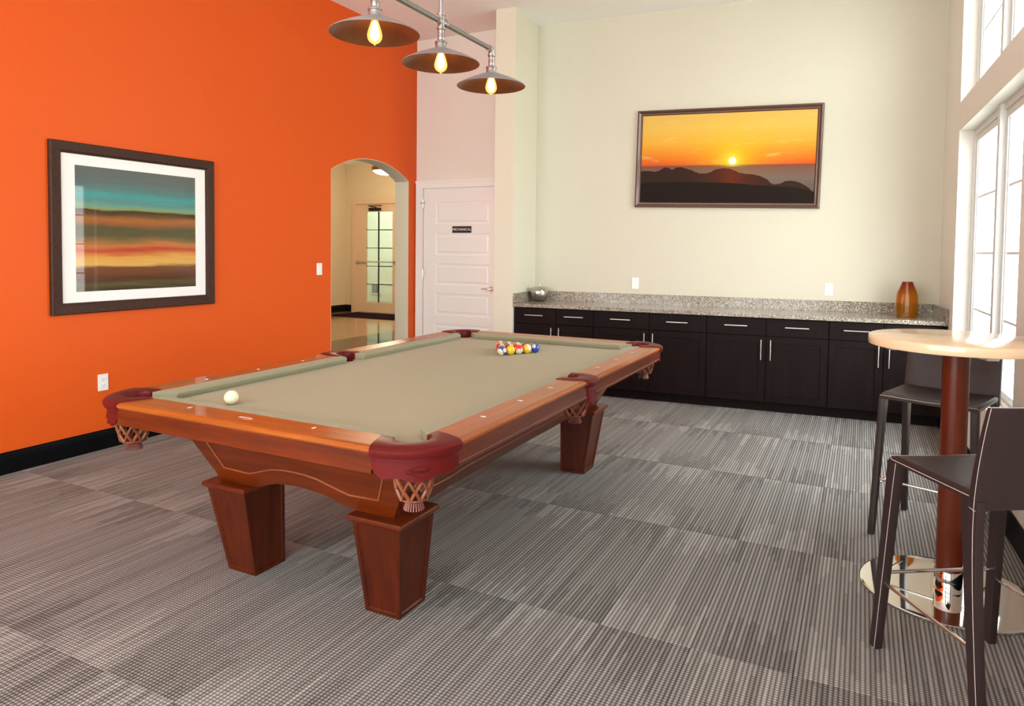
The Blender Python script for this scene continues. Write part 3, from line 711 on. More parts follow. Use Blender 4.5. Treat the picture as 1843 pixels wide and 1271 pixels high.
# ------------------------------------------------------------------ base cabinets and worktop (built in the counter-wall frame)
CAB = [(-.828, -.377, .008), (.010, .555, 1.082), (1.084, 1.598, 2.105), (2.107, 2.527, 2.950)]
CLAB = ['dark base cabinet beside the column, holding the silver bowl above it', 'dark base cabinet second from the column, beside the narrow one',
        'dark base cabinet in the middle of the run, third from the column', 'dark base cabinet at the window end, behind the round bar table']
FRONT = -.055
for (a, m_, b), lab in zip(CAB, CLAB):
    root = thing('base_cabinet', lab, 'cabinet', bw(a, FRONT, 0), WB, 'base cabinets under the granite worktop')
    Wd = b - a
    G().box(0, Wd, .021, .585, .09, .848).box(0, Wd, .075, .585, 0, .09).done('carcass', 'espresso', root)
    for (x0, x1, side) in ((0, m_ - a, 1), (m_ - a, Wd, -1)):
        gp = .0025
        d = G().box(x0 + gp, x1 - gp, 0, .020, .688, .842).bevel(.002, 1).done('drawer', 'espresso', root)
        cx = (x0 + x1) / 2; hl = .0975
        G().tube([(cx - hl, -.032, .772), (cx + hl, -.032, .772)], .006, 10).tube([(cx - .064, -.032, .772), (cx - .064, 0, .772)], .0045, 8).tube([(cx + .064, -.032, .772), (cx + .064, 0, .772)], .0045, 8).done('handle', 'steel', d, smooth=True)
        d = G(); X0_, X1_, Z0_, Z1_ = x0 + gp, x1 - gp, .095, .682
        r = lambda i, y: [(X0_ + i, y, Z0_ + i), (X1_ - i, y, Z0_ + i), (X1_ - i, y, Z1_ - i), (X0_ + i, y, Z1_ - i)]
        d.loft([r(0, .020), r(0, .001), r(.002, 0), r(.058, 0), r(.060, .006)])
        d = d.done('door', 'espresso', root)
        hx = x1 - .040 if side > 0 else x0 + .040
        G().tube([(hx, -.032, .475), (hx, -.032, .655)], .006, 10).tube([(hx, -.032, .50), (hx, 0, .50)], .0045, 8).tube([(hx, -.032, .63), (hx, 0, .63)], .0045, 8).done('handle', 'steel', d, smooth=True)
        lx = x1 - .055 if side > 0 else x0 + .055
        G().tube([(lx, .002, .43), (lx, -.004, .43)], .006, 12).done('lock', 'dark', d)
wt = thing('worktop', 'long speckled granite worktop with backsplash over the dark cabinets', 'worktop', bw(-.830, 0, 0), WB)
Lt = 2.980 + .830
G().box(0, Lt, -.086, .548, .850, .885).bevel(.003, 1).done('slab', 'granite', wt)
G().box(.022, Lt - .022, .528, .5485, .8855, .985).done('backsplash', 'granite', wt)
G().box(0.001, .0205, -.085, .548, .8855, .985).done('side_splash', 'granite', wt)
G().box(Lt - .0205, Lt - .001, -.085, .548, .8855, .985).done('side_splash', 'granite', wt)
G().box(.0, .0, 0, 0, 0, 0).bm.free()
tag(G().box(0, .035, .0, .5, 0, .848).done('filler_panel', 'espresso', None, bw(2.952, FRONT, 0), WB), 'narrow dark filler strip closing the cabinet run at the window wall', 'panel')

# silver apple bowl and amber vase
p = onp = bw(-.70, .33, .886)
ab = thing('silver_bowl', 'squat mosaic silver apple bowl with thin stem on granite worktop corner', 'bowl', p)
R_ = .098
G().lathe([(.042, 0), (.056, .002), (.080, .026), (.095, .064), (.099, .096), (.090, .128), (.066, .148), (.040, .150), (.018, .138), (.006, .126)], 40).done('body', 'silver', ab, smooth=True)
G().tube([(0, 0, .124), (.004, .002, .160), (.012, .004, .190)], [.004, .003, .004], 8).done('stem', 'silver', ab, smooth=True)
p = bw(2.72, .22, .886)
vs = thing('amber_vase', 'translucent amber glass bottle vase standing on the granite worktop', 'vase', p, WB + .2)
def sq(r, z, k=.72, seg=32):
    pts = []
    for i in range(seg):
        a = 2 * PI * i / seg; c, s = math.cos(a), math.sin(a); q = (abs(c) ** 3.0 + abs(s) ** 3.0) ** (-1 / 3.0); pts.append((r * c * q, r * s * q * k, z))
    return pts
rings = [sq(r, z) for r, z in ((.070, 0), (.078, .006), (.082, .05), (.083, .12), (.080, .19), (.074, .215), (.055, .262), (.043, .295), (.042, .305))] + [sq(r, z) for r, z in ((.037, .303), (.050, .262), (.068, .214), (.074, .19), (.077, .12), (.075, .05), (.068, .015))]
G().loft(rings).done('glass_body', 'amber', vs, smooth=True)

# ------------------------------------------------------------------ pool table
TY = 1.27
pt = thing('pool_table', 'cherry wood pool table with khaki cloth and oxblood leather pockets', 'pool table', (0, TY, 0))
HX, HY = .635, 1.27
ZR = .80
def rail_frame(kind):
    """returns fn(s, o, z) -> local coordinates; s along the rail, o outwards from the cushion nose"""
    if kind == 'near': return lambda s, o, z: (s, -HY - o, z)
    if kind == 'far': return lambda s, o, z: (-s, HY + o, z)
    if kind == 'right': return lambda s, o, z: (HX + o, s, z)
    if kind == 'left': return lambda s, o, z: (-HX - o, -s, z)
def rail(kind, s0, s1, k0, k1, c0, c1, woodm, sights, j0, j1):
    F = rail_frame(kind)
    prof = [(.074, .7995), (.190, .8005), (.202, .797), (.209, .790), (.209, .783), (.204, .779), (.2035, .777), (.074, .777)]
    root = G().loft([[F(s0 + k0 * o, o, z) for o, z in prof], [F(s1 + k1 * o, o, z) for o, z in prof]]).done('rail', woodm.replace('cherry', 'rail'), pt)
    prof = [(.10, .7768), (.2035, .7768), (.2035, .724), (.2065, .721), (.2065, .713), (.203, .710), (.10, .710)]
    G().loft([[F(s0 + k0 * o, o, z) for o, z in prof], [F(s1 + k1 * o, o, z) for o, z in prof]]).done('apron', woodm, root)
    prof = [(.0738, .7985), (.045, .7985), (.012, .7965), (.003, .793), (.000, .787), (.003, .776), (.009, .7632), (.0738, .7632)]
    def ss(s, sg, j, o): return s + sg * j * (.074 - min(o, .074))
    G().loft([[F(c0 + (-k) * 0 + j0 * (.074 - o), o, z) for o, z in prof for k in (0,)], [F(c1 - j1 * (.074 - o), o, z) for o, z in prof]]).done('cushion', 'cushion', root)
    for s in sights:
        g = G(); n = 12; a, b = .013, .0065
        if kind in ('near', 'far'): a, b = b, a
        # diamond shaped inlay, long way across the rail
        pts = []
        for q, (da, db) in enumerate(((1, 0), (.45, .45), (0, 1), (-.45, .45), (-1, 0), (-.45, -.45), (0, -1), (.45, -.45))):
            pts.append((da * a, db * b))
        cx = F(s, .118, .8000)
        g.loft([[(cx[0] + u_, cx[1] + v_, .8000) for u_, v_ in pts], [(cx[0] + u_, cx[1] + v_, .8011) for u_, v_ in pts]]).done('sight', 'pearl', root)
    return root
SG = .3175
rn = rail('near', -.585, .585, -.25, .25, -.632, .632, 'cherry_x', (-SG, SG), .95, .95)
rail('far', -.585, .585, -.25, .25, -.632, .632, 'cherry_x', (-SG, 0, SG), .95, .95)
for kd in ('right', 'left'):
    for sg in (-1, 1):
        if sg < 0: rail(kd, -1.22, -.074, -.25, .06, -1.267, -.060, 'cherry_y', (-3 * SG, -2 * SG, -SG), .95, .30)
        else: rail(kd, .074, 1.22, -.06, .25, .060, 1.267, 'cherry_y', (SG, 2 * SG, 3 * SG), .30, .95)
# name plate inlaid in the near rail
g = G(); ring = [(.040 * math.cos(a) * (1 - .12 * abs(math.sin(2 * a))), .017 * math.sin(a)) for a in [2 * PI * k / 24 for k in range(24)]]
g.loft([[(x, -HY - .132 + y, .8003) for x, y in ring], [(x, -HY - .132 + y, .8014) for x, y in ring]])
npl = g.done('name_plate', 'plate', pt)
text_mesh('lettering', 'Brunswick', .015, 'pearl', npl, extrude=.0002, fn=lambda x, y, z: (x, -HY - .132 + y, .8016 + z))
# bed
oc = []
def arc(cx, cy, r, a0, a1, n=10): return [(cx + r * math.cos(a0 + (a1 - a0) * k / n), cy + r * math.sin(a0 + (a1 - a0) * k / n)) for k in range(n + 1)]
PC = .056; PR = .060; bx, by = HX + .068, HY + .068
q = [];
# right side going up, then corner, etc. (counter-clockwise)
sc_x = HX + .078; sr = .052
half = math.asin((sc_x - bx) / sr)
q += arc(sc_x, 0, sr, -PI / 2 - half, -3 * PI / 2 + half)           # side notch on +x, traversed upward
cc = (HX + PC, HY + PC); d_ = math.sqrt(PR ** 2 - (bx - cc[0]) ** 2); 
a0 = math.atan2(-d_, bx - cc[0]); a1 = math.atan2(by - cc[1], -d_)
q += [(cc[0] + PR * math.cos(a), cc[1] + PR * math.sin(a)) for a in [a0 + ((a1 - 2 * PI) - a0) * k / 12 for k in range(13)]]
right = q
top = []
pts = list(right)
pts += [(-x, y) for x, y in reversed(right[11:])] + [(-x, y) for x, y in reversed(right[:11])] 
pts += [(-x, -y) for x, y in right[11:]] + [(x, -y) for x, y in reversed(right[11:])]
g = G(); g.prism(pts, 'Z', .738, .7620)
bmesh.ops.triangulate(g.bm, faces=[f for f in g.bm.faces if len(f.verts) > 4])
g.done('bed_cloth', 'cloth', pt)

# pockets
def smooth_interp(pts, t):
    for (a, va), (b, vb) in zip(pts, pts[1:]):
        if t <= b:
            k = (t - a) / (b - a); k = k * k * (3 - 2 * k); return va + (vb - va) * k
    return pts[-1][1]
def build_pocket(corner):
    """local frame: +x outward of one rail, +y outward of the other (corner) / +x outward, y along the rail (side)"""
    n = 28
    if corner:
        I = [(-.052, .074), (-.030, .074), (-.012, .078)] + [(.056 + .060 * math.cos(a), .056 + .060 * math.sin(a)) for a in [math.radians(155 - 220 * k / 16) for k in range(17)]]
        I[-1:] = [I[-1]]
        I = I[:3] + I[3:] + [(.078, -.012), (.074, -.030), (.074, -.052)]
        O = []
        for k in range(len(I)):
            a = math.radians(92 - 94 * k / (len(I) - 1)); O.append((.008 + .207 * math.cos(a), .008 + .207 * math.sin(a)))
        cx, cy = .080, .080
        zb = [(0, .730), (.05, .712), (.13, .699), (.20, .703), (.30, .704), (.40, .693), (.46, .690), (.5, .686), (.54, .690), (.60, .693), (.70, .704), (.80, .703), (.87, .699), (.95, .712), (1, .730)]
    else:
        I = [(.050, -.098), (.062, -.076)] + [(.078 + .052 * math.cos(a), .052 * math.sin(a)) for a in [math.radians(-110 + 220 * k / 14) for k in range(15)]] + [(.062, .076), (.050, .098)]
        O = []
        m = len(I)
        for k in range(m):
            t = k / (m - 1); a = -PI / 2 + PI * t
            O.append((.196 + .034 * math.cos(a) ** .8 if abs(math.cos(a)) > 1e-6 else .196, .078 * math.sin(a)))
        cx, cy = .120, 0
        zb = [(0, .700), (.25, .690), (.5, .668), (.75, .690), (1, .700)]
    n = len(I); 
    g = G(); rings = []
    for k in range(n):
        a = Vector((*I[k], 0)); b = Vector((*O[k], 0)); d = (b - a).normalized(); L = (b - a).length
        e = 1.0
        P = lambda f, z: tuple(Vector((a.x, a.y, 0)) + d * f + Vector((0, 0, z)))
        rings.append([P(.0, .725), P(.0, .792), P(.004, .800), P(.014, .8045), P(L * .5, .8065), P(L - .020, .8055), P(L - .004, .801), P(L + .005, .793), P(L + .006, .781), P(L + .001, .770), P(L - .010, .766), P(L * .6, .776), P(.012, .776), P(.006, .725)])
    g.loft(rings)
    root = g.done('pocket', 'leather_red', None, smooth=True)
    # hanging skirt with scalloped hem
    g = G(); rings = []; hem = []; rim = []
    nn = 44
    Op = [Vector((*p, 0)) for p in O]
    def Oat(t):
        x = t * (n - 1); i = min(int(x), n - 2); return Op[i].lerp(Op[i + 1], x - i)
    C = Vector((0.008, 0.008, 0)) if corner else Vector((.12, 0, 0))
    for k in range(nn + 1):
        t = k / nn; p = Oat(t); d = (p - C).normalized(); z = smooth_interp(zb, t)
        q0 = p - d * .011; q1 = p - d * .016
        rings.append([(q0.x, q0.y, .770), (q0.x, q0.y, z), (q1.x, q1.y, z), (q1.x, q1.y, .770)])
        h = q0 + d * .0006; hem.append((h.x, h.y, z + .004)); rim.append((h.x, h.y, .755))
    g.loft(rings)
    g.tube(hem, .0016, 6).tube(rim, .0013, 6)
    sk = g.done('leather_skirt', 'leather_red', root, smooth=True)
    if corner:
        def em(x, y, z):
            a = PI / 4 - x / .199 ; r = .1968 + z; return (.008 + r * math.cos(a), .008 + r * math.sin(a), .725 + y)
        g = G(); g.tube([em(.040 * math.cos(a) * (1 + .10 * math.cos(3 * a)), .0150 * math.sin(a) * (1 + .2 * math.cos(4 * a)), .0006) for a in [2 * PI * k / 32 for k in range(32)]], .0016, 5, closed=True)
        eb = g.done('embossed_badge', 'leather_red', sk, smooth=True)
        tx = text_mesh('lettering', 'Brunswick', .0155, 'leather_red', sk, extrude=.0022, fn=lambda x, y, z: em(-x, y, z + .0004) if False else em(x, y, z + .0004))
    # woven net
    g = G(); z0, z1, r0, r1 = .718, .610, .066, .047; NH = 9
    for s in (1, -1):
        for h in range(NH):
            pts = []
            for k in range(9):
                t = k / 8; a = 2 * PI * h / NH + s * t * 2 * PI / NH * 1.5; r = r0 + (r1 - r0) * t ** 2.2
                r *= 1.0 if s > 0 else .965
                pts.append((cx + r * math.cos(a), cy + r * math.sin(a), z0 + (z1 - z0) * t))
            g.tube(pts, .0066, 6, flat=.8)
    g.tube([(cx + (r1 - .002) * math.cos(a), cy + (r1 - .002) * math.sin(a), z1) for a in [2 * PI * k / 20 for k in range(20)]], .004, 6, closed=True)
    nt_ = g.done('woven_net', 'leather_tan', root, smooth=True)
    g = G(); g.lathe([(r1 + .001, z1 + .004), (r1 - .012, z1 - .008), (.026, z1 - .012), (.024, z1 - .014), (.010, z1 + .002)], 24, (cx, cy, 0)); g.done('net_bottom', 'leather_lace', root, smooth=True)
    g = G()
    for k in range(22):
        a = 2 * PI * k / 22; ra, rb = .024, .033
        g.tube([(cx + ra * math.cos(a), cy + ra * math.sin(a), z1 - .008), (cx + rb * math.cos(a), cy + rb * math.sin(a), z1 - .038)], .0034, 5, flat=.5)
    fr_ = g.done('fringe', 'fringe', root)
    return root
c0 = build_pocket(True); s0_ = build_pocket(False)
def place(o, x, y, sx, sy, rot=None):
    o.parent = pt; o.location = (x, y, 0)
    if rot is not None: o.rotation_euler = (0, 0, rot)
    else: o.scale = (sx, sy, 1)
# corners: local +x,+y both outward
place(c0, HX, -HY, 1, 1, -PI / 2)         # near, camera side
for (x, y, r) in ((HX, HY, 0), (-HX, HY, PI / 2), (-HX, -HY, PI)):
    place(dup_tree(c0), x, y, 1, 1, r)
place(s0_, HX, -.012, 1, 1, 0); place(dup_tree(s0_), -HX, 0, 1, 1, PI)

# body: tapered case
ZB0, ZB1 = .41, .712
xb0, yb0, xb1, yb1 = .462, HY - .155, .633, HY - .037
def end_panel(sgn):
    P = lambda x, z, d=0: (x * 1.0, sgn * (yb0 + (yb1 - yb0) * (z - ZB0) / (ZB1 - ZB0) - d), z)
    hw = lambda z: xb0 + (xb1 - xb0) * (z - ZB0) / (ZB1 - ZB0)
    half = [(0, .462), (.06, .459), (.12, .452), (.17, .440), (.21, .424), (.245, .414), (.275, .410)]
    bot = [(-x, z) for x, z in reversed(half)] + half[1:]
    out = [(-xb0, ZB0)] + bot + [(xb0, ZB0), (xb1, ZB1), (-xb1, ZB1)]
    g = G(); g.loft([[P(x, z) for x, z in out], [P(x, z, .03) for x, z in out]])
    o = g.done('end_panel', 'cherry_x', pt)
    bp = [(.52, .705), (.412, .480), (.34, .478), (.268, .476), (.23, .486), (.18, .502), (.12, .520), (.06, .528), (0, .530)]
    path = bp + [(-x, z) for x, z in reversed(bp[:-1])]
    G().tube([P(x, z, -.0015) for x, z in path], .0045, 6).done('moulding', 'bead', o, smooth=True)
end_panel(-1); end_panel(1)
def side_panel(sgn):
    P = lambda y, z, d=0: (sgn * (xb0 + .0 + (xb1 - xb0) * (z - ZB0) / (ZB1 - ZB0) - d), y, z)
    hy = lambda z: yb0 + (yb1 - yb0) * (z - ZB0) / (ZB1 - ZB0)
    y0_, y1_ = hy(ZB0) - .027, hy(ZB1) - .027
    half = [(0, .425), (.5, .424), (.68, .419), (.76, .411), (.80, .410)]
    bot = [(-y, z) for y, z in reversed(half)] + half[1:]
    out = [(-y0_, ZB0)] + bot + [(y0_, ZB0), (y1_, ZB1), (-y1_, ZB1)]
    g = G(); g.loft([[P(y, z) for y, z in out], [P(y, z, .03) for y, z in out]])
    o = g.done('side_panel', 'cherry_y', pt)
    path = [(1.09, .705), (1.005, .482), (.8, .480), (.74, .484), (.68, .492), (.5, .496), (0, .497)]
    path = path + [(-y, z) for y, z in reversed(path[:-1])]
    G().tube([P(y, z, -.0015) for y, z in path], .0045, 6).done('moulding', 'bead', o, smooth=True)
side_panel(1); side_panel(-1)
G().box(-.44, .44, -1.08, 1.08, .50, .735).done('frame', 'slate_side', pt)
# legs
for sx in (-1, 1):
    for sy in (-1, 1):
        def R(x0, x1, y0, y1, z):
            xs = sorted((sx * x0, sx * x1)); ys = sorted((sy * (TY - y0), sy * (TY - y1)))
            return [(xs[0], ys[0], z), (xs[1], ys[0], z), (xs[1], ys[1], z), (xs[0], ys[1], z)]
        g = G(); g.loft([R(.300, .463, .192, .365, 0), R(.290, .512, .122, .352, .380)])
        side = [f for f in g.bm.faces if abs(f.normal.z) < .7] if False else None
        g.bm.normal_update(); side = [f for f in g.bm.faces if abs(f.normal.z) < .7]
        bmesh.ops.recalc_face_normals(g.bm, faces=g.bm.faces); g.bm.normal_update()
        side = [f for f in g.bm.faces if abs(f.normal.z) < .7]
        bmesh.ops.inset_individual(g.bm, faces=side, thickness=.020, depth=0)
        bmesh.ops.inset_individual(g.bm, faces=side, thickness=.006, depth=-.006)
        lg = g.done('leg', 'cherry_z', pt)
        g = G(); g.loft([R(.284, .518, .116, .358, .380), R(.273, .530, .104, .370, .392), R(.273, .530, .104, .370, .405), R(.279, .524, .110, .364, .410)])
        g.bevel(.002, 1).done('leg_cap', 'cherry_x', lg)

# ------------------------------------------------------------------ balls
BR = .0305; ZBALL = .7620 + BR
def ball_mesh(r):
    bm = bmesh.new(); bmesh.ops.create_uvsphere(bm, u_segments=32, v_segments=20, radius=r)
    me = bpy.data.meshes.new('ball'); bm.to_mesh(me); bm.free(); me.polygons.foreach_set('use_smooth', [True] * len(me.polygons)); return me
BM = ball_mesh(BR)
MT['cue'] = mat('ivory_resin', (0.80, 0.76, 0.52), 0.1, var=0.01, coat=.6)
me = BM.copy(); me.materials.append(MT['cue'])
cb = bpy.data.objects.new('cue_ball', me); COL.objects.link(cb); cb.location = (-.355, .115, ZBALL + .0003)
tag(cb, 'plain ivory cue ball alone on the cloth near the name plate rail', 'ball')
KC = {'yellow': (.83, .50, .02), 'blue': (.02, .065, .38), 'red': (.62, .03, .03), 'purple': (.10, .03, .16), 'orange': (.80, .20, .03), 'green': (.01, .22, .08), 'maroon': (.30, .02, .03), 'black': (.012, .012, .012)}
tocam = Vector((.45, -.88, .14)).normalized(); rt = Vector((.89, .45, 0)).normalized(); up = Vector((0, 0, 1))
# position in rack: row index i from apex, j across; (front line runs apex -> window-side corner)
S_ = .0640
def bpos(i, j):   # i step towards window-side corner, j steps towards wall-side corner
    a = Vector((0.0, 1.912)); e1 = Vector((math.cos(math.radians(60)), math.sin(math.radians(60)))) * S_; e2 = Vector((-e1.x, e1.y)); p = a + e1 * i + e2 * j; return p
FR = [(0, 0, 'blue', True, '10', (.6, .55, .1), (.35, -.75, -.45)), (1, 0, 'yellow', False, '1', (-.2, -.7, .9), (0, 0, 1)), (2, 0, 'red', True, '11', (.35, -.75, .1), (.3, .6, -.6)),
      (3, 0, 'yellow', True, '9', (-.3, -.4, .9), (.45, .9, 0)), (4, 0, 'blue', False, '2', (.75, -.35, .5), (0, 0, 1)),
      (0, 1, 'maroon', True, '15', (.7, -.2, .35), (.2, 0, 1)), (1, 1, 'black', False, '8', (.4, .3, .9), (0, 0, 1)), (2, 1, 'red', False, '3', (.4, .2, .9), (0, 0, 1)), (3, 1, 'purple', False, '4', (-.2, 0, .9), (0, 0, 1)),
      (0, 2, 'red', True, '11', (.5, .3, .8), (.1, .2, 1)), (1, 2, 'orange', True, '13', (.5, 0, .7), (.2, .1, 1)), (2, 2, 'orange', False, '5', (.4, .1, .8), (0, 0, 1)),
      (0, 3, 'red', True, '15', (.55, 0, .5), (.15, 0, 1)), (1, 3, 'green', False, '6', (.3, 0, .9), (0, 0, 1)), (0, 4, 'green', True, '14', (.3, 0, .9), (0, .3, 1))]
BL = {(0, 0): 'blue striped pool ball at the tip of the racked triangle facing the room', (1, 0): 'solid yellow pool ball beside the blue striped one in front row',
      (2, 0): 'red striped pool ball in the middle of the front row, between two yellows', (3, 0): 'yellow and ivory striped pool ball beside the solid blue one',
      (4, 0): 'solid blue pool ball at the window end of the front row', (0, 1): 'maroon striped pool ball just behind the blue striped tip ball',
      (1, 1): 'black pool ball behind the solid yellow one', (2, 1): 'solid red pool ball behind the red striped one', (3, 1): 'solid purple pool ball behind the yellow striped one',
      (0, 2): 'red striped pool ball in the middle of the rack side toward the orange wall', (1, 2): 'orange striped pool ball at the centre of the racked triangle',
      (2, 2): 'solid orange pool ball on the rack edge facing the counter', (0, 3): 'red striped pool ball fourth along the rack side toward the orange wall',
      (1, 3): 'solid green pool ball on the rack edge facing the counter', (0, 4): 'green striped pool ball at the rack corner toward the orange wall'}
mats = {}
for i, j, c, st, num, nd, ca in FR:
    key = (c, st)
    if key not in mats:
        me = BM.copy(); me.materials.append(m_ball('%s_%s_ball' % (c, 'striped' if st else 'solid'), KC[c], st)); mats[key] = me
    o = bpy.data.objects.new('pool_ball', mats[key]); COL.objects.link(o)
    p = bpos(i, j); o.location = (p.x, p.y, ZBALL)
    X_ = (tocam * nd[0] + rt * nd[1] + up * nd[2]).normalized(); Z_ = (tocam * ca[0] + rt * ca[1] + up * ca[2]); Z_ = (Z_ - X_ * Z_.dot(X_)).normalized(); Y_ = Z_.cross(X_)
    o.rotation_euler = Matrix((X_, Y_, Z_)).transposed().to_euler()
    tag(o, BL[(i, j)], 'ball', 'racked pool balls')
    text_mesh('number', num, .011, 'black', o, extrude=.0001, fn=lambda x, y, z: (BR * math.sqrt(max(0, 1 - (x * x + y * y) / BR ** 2)) + .0002 + z, x, y))

# ------------------------------------------------------------------ pendant fixture
LX, LZ = 0.0, 2.628
LY = [.622, 1.179, 1.736]
pf = thing('pendant_light', 'galvanised pipe pendant light with three shallow metal shades over pool table', 'lamp', (LX, LY[1], LZ))
dy = LY[2] - LY[1]
G().tube([(0, -dy + .03, 0), (0, -.03, 0)], .014, 16).tube([(0, .03, 0), (0, dy - .03, 0)], .014, 16).done('cross_pipe', 'pipe', pf, smooth=True)
G().tube([(0, 0, .03), (0, 0, ZC - LZ - .02)], .0135, 16).done('drop_pipe', 'iron', pf, smooth=True)
G().lathe([(.06, ZC - LZ - .03), (.065, ZC - LZ - .022), (.065, ZC - LZ - .001)], 32).lathe([(.02, ZC - LZ - .06), (.024, ZC - LZ - .03)], 20).done('ceiling_flange', 'iron', pf, smooth=True)
g = G(); g.tube([(0, -.036, 0), (0, .036, 0)], .0185, 16).tube([(0, 0, -.04), (0, 0, .04)], .0185, 16)
for a in (-.036, .036):
    g.tube([(0, a - .005, 0), (0, a + .005, 0)], .0225, 16)
g.tube([(0, 0, .030), (0, 0, .042)], .0225, 16).tube([(0, 0, -.042), (0, 0, -.030)], .0225, 16); g.done('pipe_cross', 'iron', pf, smooth=True)
for s in (-1, 1):
    g = G(); g.tube([(0, s * (dy - .036), 0), (0, s * (dy - .016), 0), (0, s * (dy - .005), -.005), (0, s * dy, -.016), (0, s * dy, -.036)], .0185, 16)
    g.tube([(0, s * (dy - .042), 0), (0, s * (dy - .032), 0)], .0225, 16).tube([(0, s * dy, -.042), (0, s * dy, -.032)], .0225, 16); g.done('pipe_elbow', 'iron', pf, smooth=True)
for k, y in enumerate((-dy, 0, dy)):
    g = G(); g.lathe([(.0125, -.105), (.0125, -.035)], 16, (0, y, 0)).lathe([(.0165, -.100), (.0175, -.096), (.0175, -.074), (.0165, -.070)], 16, (0, y, 0)).lathe([(.020, -.073), (.020, -.067)], 16, (0, y, 0))
    g.lathe([(.0145, -.066), (.0165, -.064), (.0165, -.046), (.0145, -.044)], 16, (0, y, 0))
    g.done('pipe_nipple', 'iron', pf, smooth=True)
    G().lathe([(.018, -.097), (.031, -.104), (.033, -.108), (.033, -.113), (.0295, -.116), (.0295, -.138), (.031, -.141), (.031, -.146)], 24, (0, y, 0)).done('socket_cup', 'iron', pf, smooth=True)
    g = G(); g.lathe([(.030, -.143), (.058, -.149), (.10, -.166), (.15, -.187), (.198, -.2115), (.2045, -.2165), (.2060, -.2195), (.2040, -.2205)], 64, (0, y, 0), cap=False); shd = g.done('lamp_shade', 'shade_out', pf, smooth=True)
    g = G(); g.lathe([(.029, -.1455), (.057, -.1515), (.099, -.1685), (.149, -.1895), (.197, -.214), (.2035, -.2200)], 64, (0, y, 0), cap=False); g.done('shade_lining', 'shade_in', shd, smooth=True)
    G().lathe([(.015, -.146), (.015, -.156), (.013, -.160)], 16, (0, y, 0)).done('bulb_base', 'dark', pf, smooth=True)
    bz = .018
    bl = G().lathe([(.013, -.172 + bz), (.016, -.180 + bz), (.023, -.200 + bz), (.031, -.225 + bz), (.0345, -.243 + bz), (.033, -.257 + bz), (.026, -.270 + bz), (.014, -.279 + bz), (.005, -.283 + bz), (.0015, -.290 + bz)], 24, (0, y, 0)).done('bulb', 'bulb', pf, smooth=True)
    G().lathe([(.005, -.180 + bz), (.011, -.190 + bz), (.017, -.215 + bz), (.021, -.240 + bz), (.017, -.258 + bz), (.006, -.268 + bz)], 16, (0, y, 0)).done('filament', 'filament', bl, smooth=True)

# ------------------------------------------------------------------ bar table
bt = thing('bar_table', 'round maple-topped bar table on cherry post and mirror chrome base', 'table', (2.378, 1.462, 0))
G().lathe([(.332, .0), (.335, .002), (.335, .0095), (.332, .0118), (.327, .0122), (.10, .0128), (.052, .0130)], 96).done('base_disc', 'chrome', bt, smooth=True)
G().lathe([(.052, .013), (.0525, .016), (.0525, .098), (.0500, .101)], 40).done('collar', 'chrome', bt, smooth=True)
G().lathe([(.0495, .099), (.0495, 1.02), (.0495, 1.04)], 40).done('post', 'post', bt, smooth=True)
g = G(); g.box(-.27, .27, -.022, .022, 1.028, 1.043).box(-.022, .022, -.27, -.023, 1.028, 1.043).box(-.022, .022, .023, .27, 1.028, 1.043); o = g.done('top_bracket', 'steel', bt); o.rotation_euler = (0, 0, .35)
G().lathe([(.322, 1.0435), (.328, 1.046), (.330, 1.052), (.330, 1.076), (.328, 1.082), (.322, 1.0850)], 96).done('table_top', 'maple', bt, smooth=True)

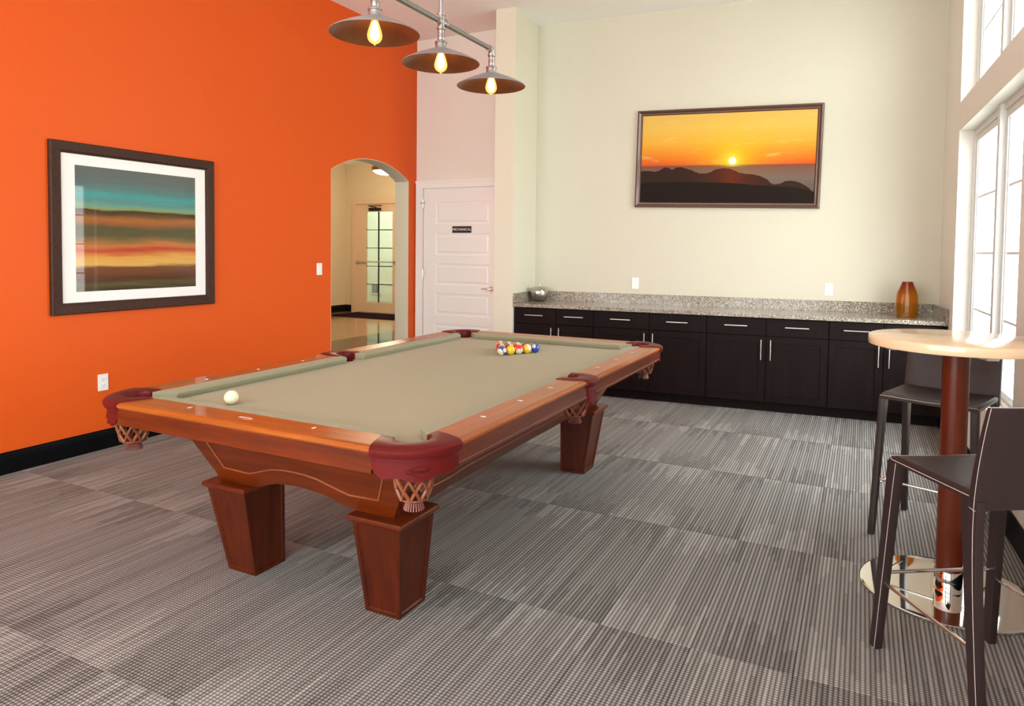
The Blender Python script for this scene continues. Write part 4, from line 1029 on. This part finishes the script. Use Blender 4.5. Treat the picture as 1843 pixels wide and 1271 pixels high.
# ------------------------------------------------------------------ bar stools
SH, SWD, SDP, SSL, SSF, SSR, SHT, SLN = .725, .215, .409, .019, .050, .085, .988, .047
def build_stool():
    root = bpy.data.objects.new('bar_stool', None); COL.objects.link(root); root.empty_display_size = .1
    h, w, d = SH, SWD, SDP / 2
    # seat: thin padded leather plate folding down at the edges
    g = G(); rings = []
    for k in range(13):
        t = k / 12; x = -d + .004 + (2 * d - .008) * t
        dip = -.010 * math.sin(PI * t)
        row = []
        top = [(-w, -.030), (-w - .001, -.012), (-w + .006, -.002)] + [(-w + .006 + (2 * w - .012) * q / 8, -.002 + .0 * q) for q in range(1, 8)] + [(w - .006, -.002), (w + .001, -.012), (w, -.030)]
        for y, z in top:
            dd = dip * max(0, math.cos(y / w * PI / 2)) - (.012 * (1 - min(1, t / .06)) if t < .06 else 0) - (.012 * (1 - min(1, (1 - t) / .06)) if t > .94 else 0)
            row.append((x, y, h + z + dd))
        row += [(x, y, h - .030) for y in [w - .01, 0, -w + .01]]
        rings.append(row)
    g.loft(rings); g.done('seat', 'stool', root, smooth=True)
    # legs
    for sx in (-1, 1):
        for sy in (-1, 1):
            if sx > 0:
                tx, bx_ = d - .022, d + SSF - .022; 
            else:
                tx, bx_ = -d + .024, -d - SSR + .024
            ty, by_ = sy * (w - .015), sy * (w + SSL - .012)
            def rg(cx, cy, a, b, z): return [(cx - a, cy - b, z), (cx + a, cy - b, z), (cx + a, cy + b, z), (cx - a, cy + b, z)]
            g = G(); rings = []
            for q in range(9):
                t = q / 8; e_ = t if sx > 0 else t ** 1.35
                a = .026 - .007 * t + (.010 * (1 - t) ** 6 if sx < 0 else .004 * (1 - t) ** 8); b = .0145 - .001 * t
                rings.append(rg(tx + (bx_ - tx) * e_, ty + (by_ - ty) * t, a, b, (h - .028) * (1 - t)))
            g.loft(rings); g.bevel(.003, 2, 40); lg = g.done('leg', 'stool', root, smooth=True)
            xo = lambda e_: tx + (bx_ - tx) * e_
            pts = []
            for q in range(9):
                t = q / 8; e_ = t if sx > 0 else t ** 1.35; a = .026 - .007 * t + (.010 * (1 - t) ** 6 if sx < 0 else .004 * (1 - t) ** 8); b = .0145 - .001 * t
                pts.append((tx + (bx_ - tx) * e_ - .6 * a * (1 if sx > 0 else 1), ty + (by_ - ty) * t + sy * (b + .0003), (h - .028) * (1 - t)))
            G().tube(pts, .0009, 5).done('stitching', 'thread', lg)
            G().box(bx_ - .017, bx_ + .017, by_ - .012, by_ + .012, -.001, .001).bm.free()
    # backrest
    g = G(); rings = []; L_ = []; Rr = []
    nz = 12
    for q in range(nz + 1):
        t = q / nz; z = h - .058 + (SHT - h + .058) * t; off = -(SLN) * t ** 1.6; th = .030 - .010 * t
        if t > .97: z -= .001
        row = []
        ny = 10; bow = lambda y: -.014 * (1 - (y / w) ** 2) * t
        wv = w + .004 - .004 * t
        outer = [(-d - .006 + off + bow(y), y) for y in [-wv + 2 * wv * k / ny for k in range(ny + 1)]]
        inner = [(-d - .006 + off + th + bow(y), y) for y in [wv - 2 * wv * k / ny for k in range(ny + 1)]]
        row = [(x, y, z) for x, y in outer + inner]; rings.append(row)
        L_.append((-d - .006 + off + th * .15, wv + .0004, z)); Rr.append((-d - .006 + off + th * .15, -wv - .0004, z))
    g.loft(rings); g.bevel(.004, 2, 50); bk = g.done('backrest', 'stool', root, smooth=True)
    g = G(); g.tube(L_, .0010, 5).tube(Rr, .0010, 5)
    zt = SHT + .0006; g.tube([(-d - .006 - SLN + .010 - .014 * (1 - (y / w) ** 2), y, zt) for y in [-w + 2 * w * k / 12 for k in range(13)]], .0012, 5)
    for s in (-1, 1):
        g.tube([(-d + .018, s * (w + .003), h - .052), (-d - .004, s * (w + .0045), h - .056), (-d - .0075, s * (w - .035), h - .062)], .0012, 5)
    g.done('stitching', 'thread', bk)
    G().tube([(-d + .02, -w - .0005, h - .020), (d - .02, -w - .0018, h - .020), (d - .002, -w + .004, h - .012), (d - .0015, 0, h - .016), (d - .002, w - .004, h - .012), (d - .02, w + .0018, h - .020), (-d + .02, w + .0005, h - .020)], .0012, 5).done('seat_stitching', 'thread', root)
    # chrome stretchers
    zf, zs = .285, .250
    def legx(sx, z):
        t = 1 - z / (h - .028)
        if sx > 0: return (d - .022) + SSF * t
        return (-d + .024) - SSR * t ** 1.35
    def legy(sy, z): t = 1 - z / (h - .028); return sy * ((w - .015) + (SSL + .003) * t)
    G().tube([(legx(1, zf), legy(-1, zf), zf), (legx(1, zf), legy(1, zf), zf)], .0065, 10).done('footrest_bar', 'chrome', root, smooth=True)
    for s in (-1, 1):
        G().tube([(legx(-1, zs), legy(s, zs), zs), (legx(1, zs), legy(s, zs), zs)], .0065, 10).done('side_bar', 'chrome', root, smooth=True)
    return root
st = build_stool(); st.location = (2.382, 2.146, 0); st.rotation_euler = (0, 0, -1.916)
tag(st, 'dark leather bar stool behind the round table, facing the room', 'stool', 'bar stools at the round table')
st2 = dup_tree(st); st2.location = (2.41, .778, 0); st2.rotation_euler = (0, 0, 2.129)
tag(st2, 'dark leather bar stool seen from behind, in front of the round table', 'stool', 'bar stools at the round table')
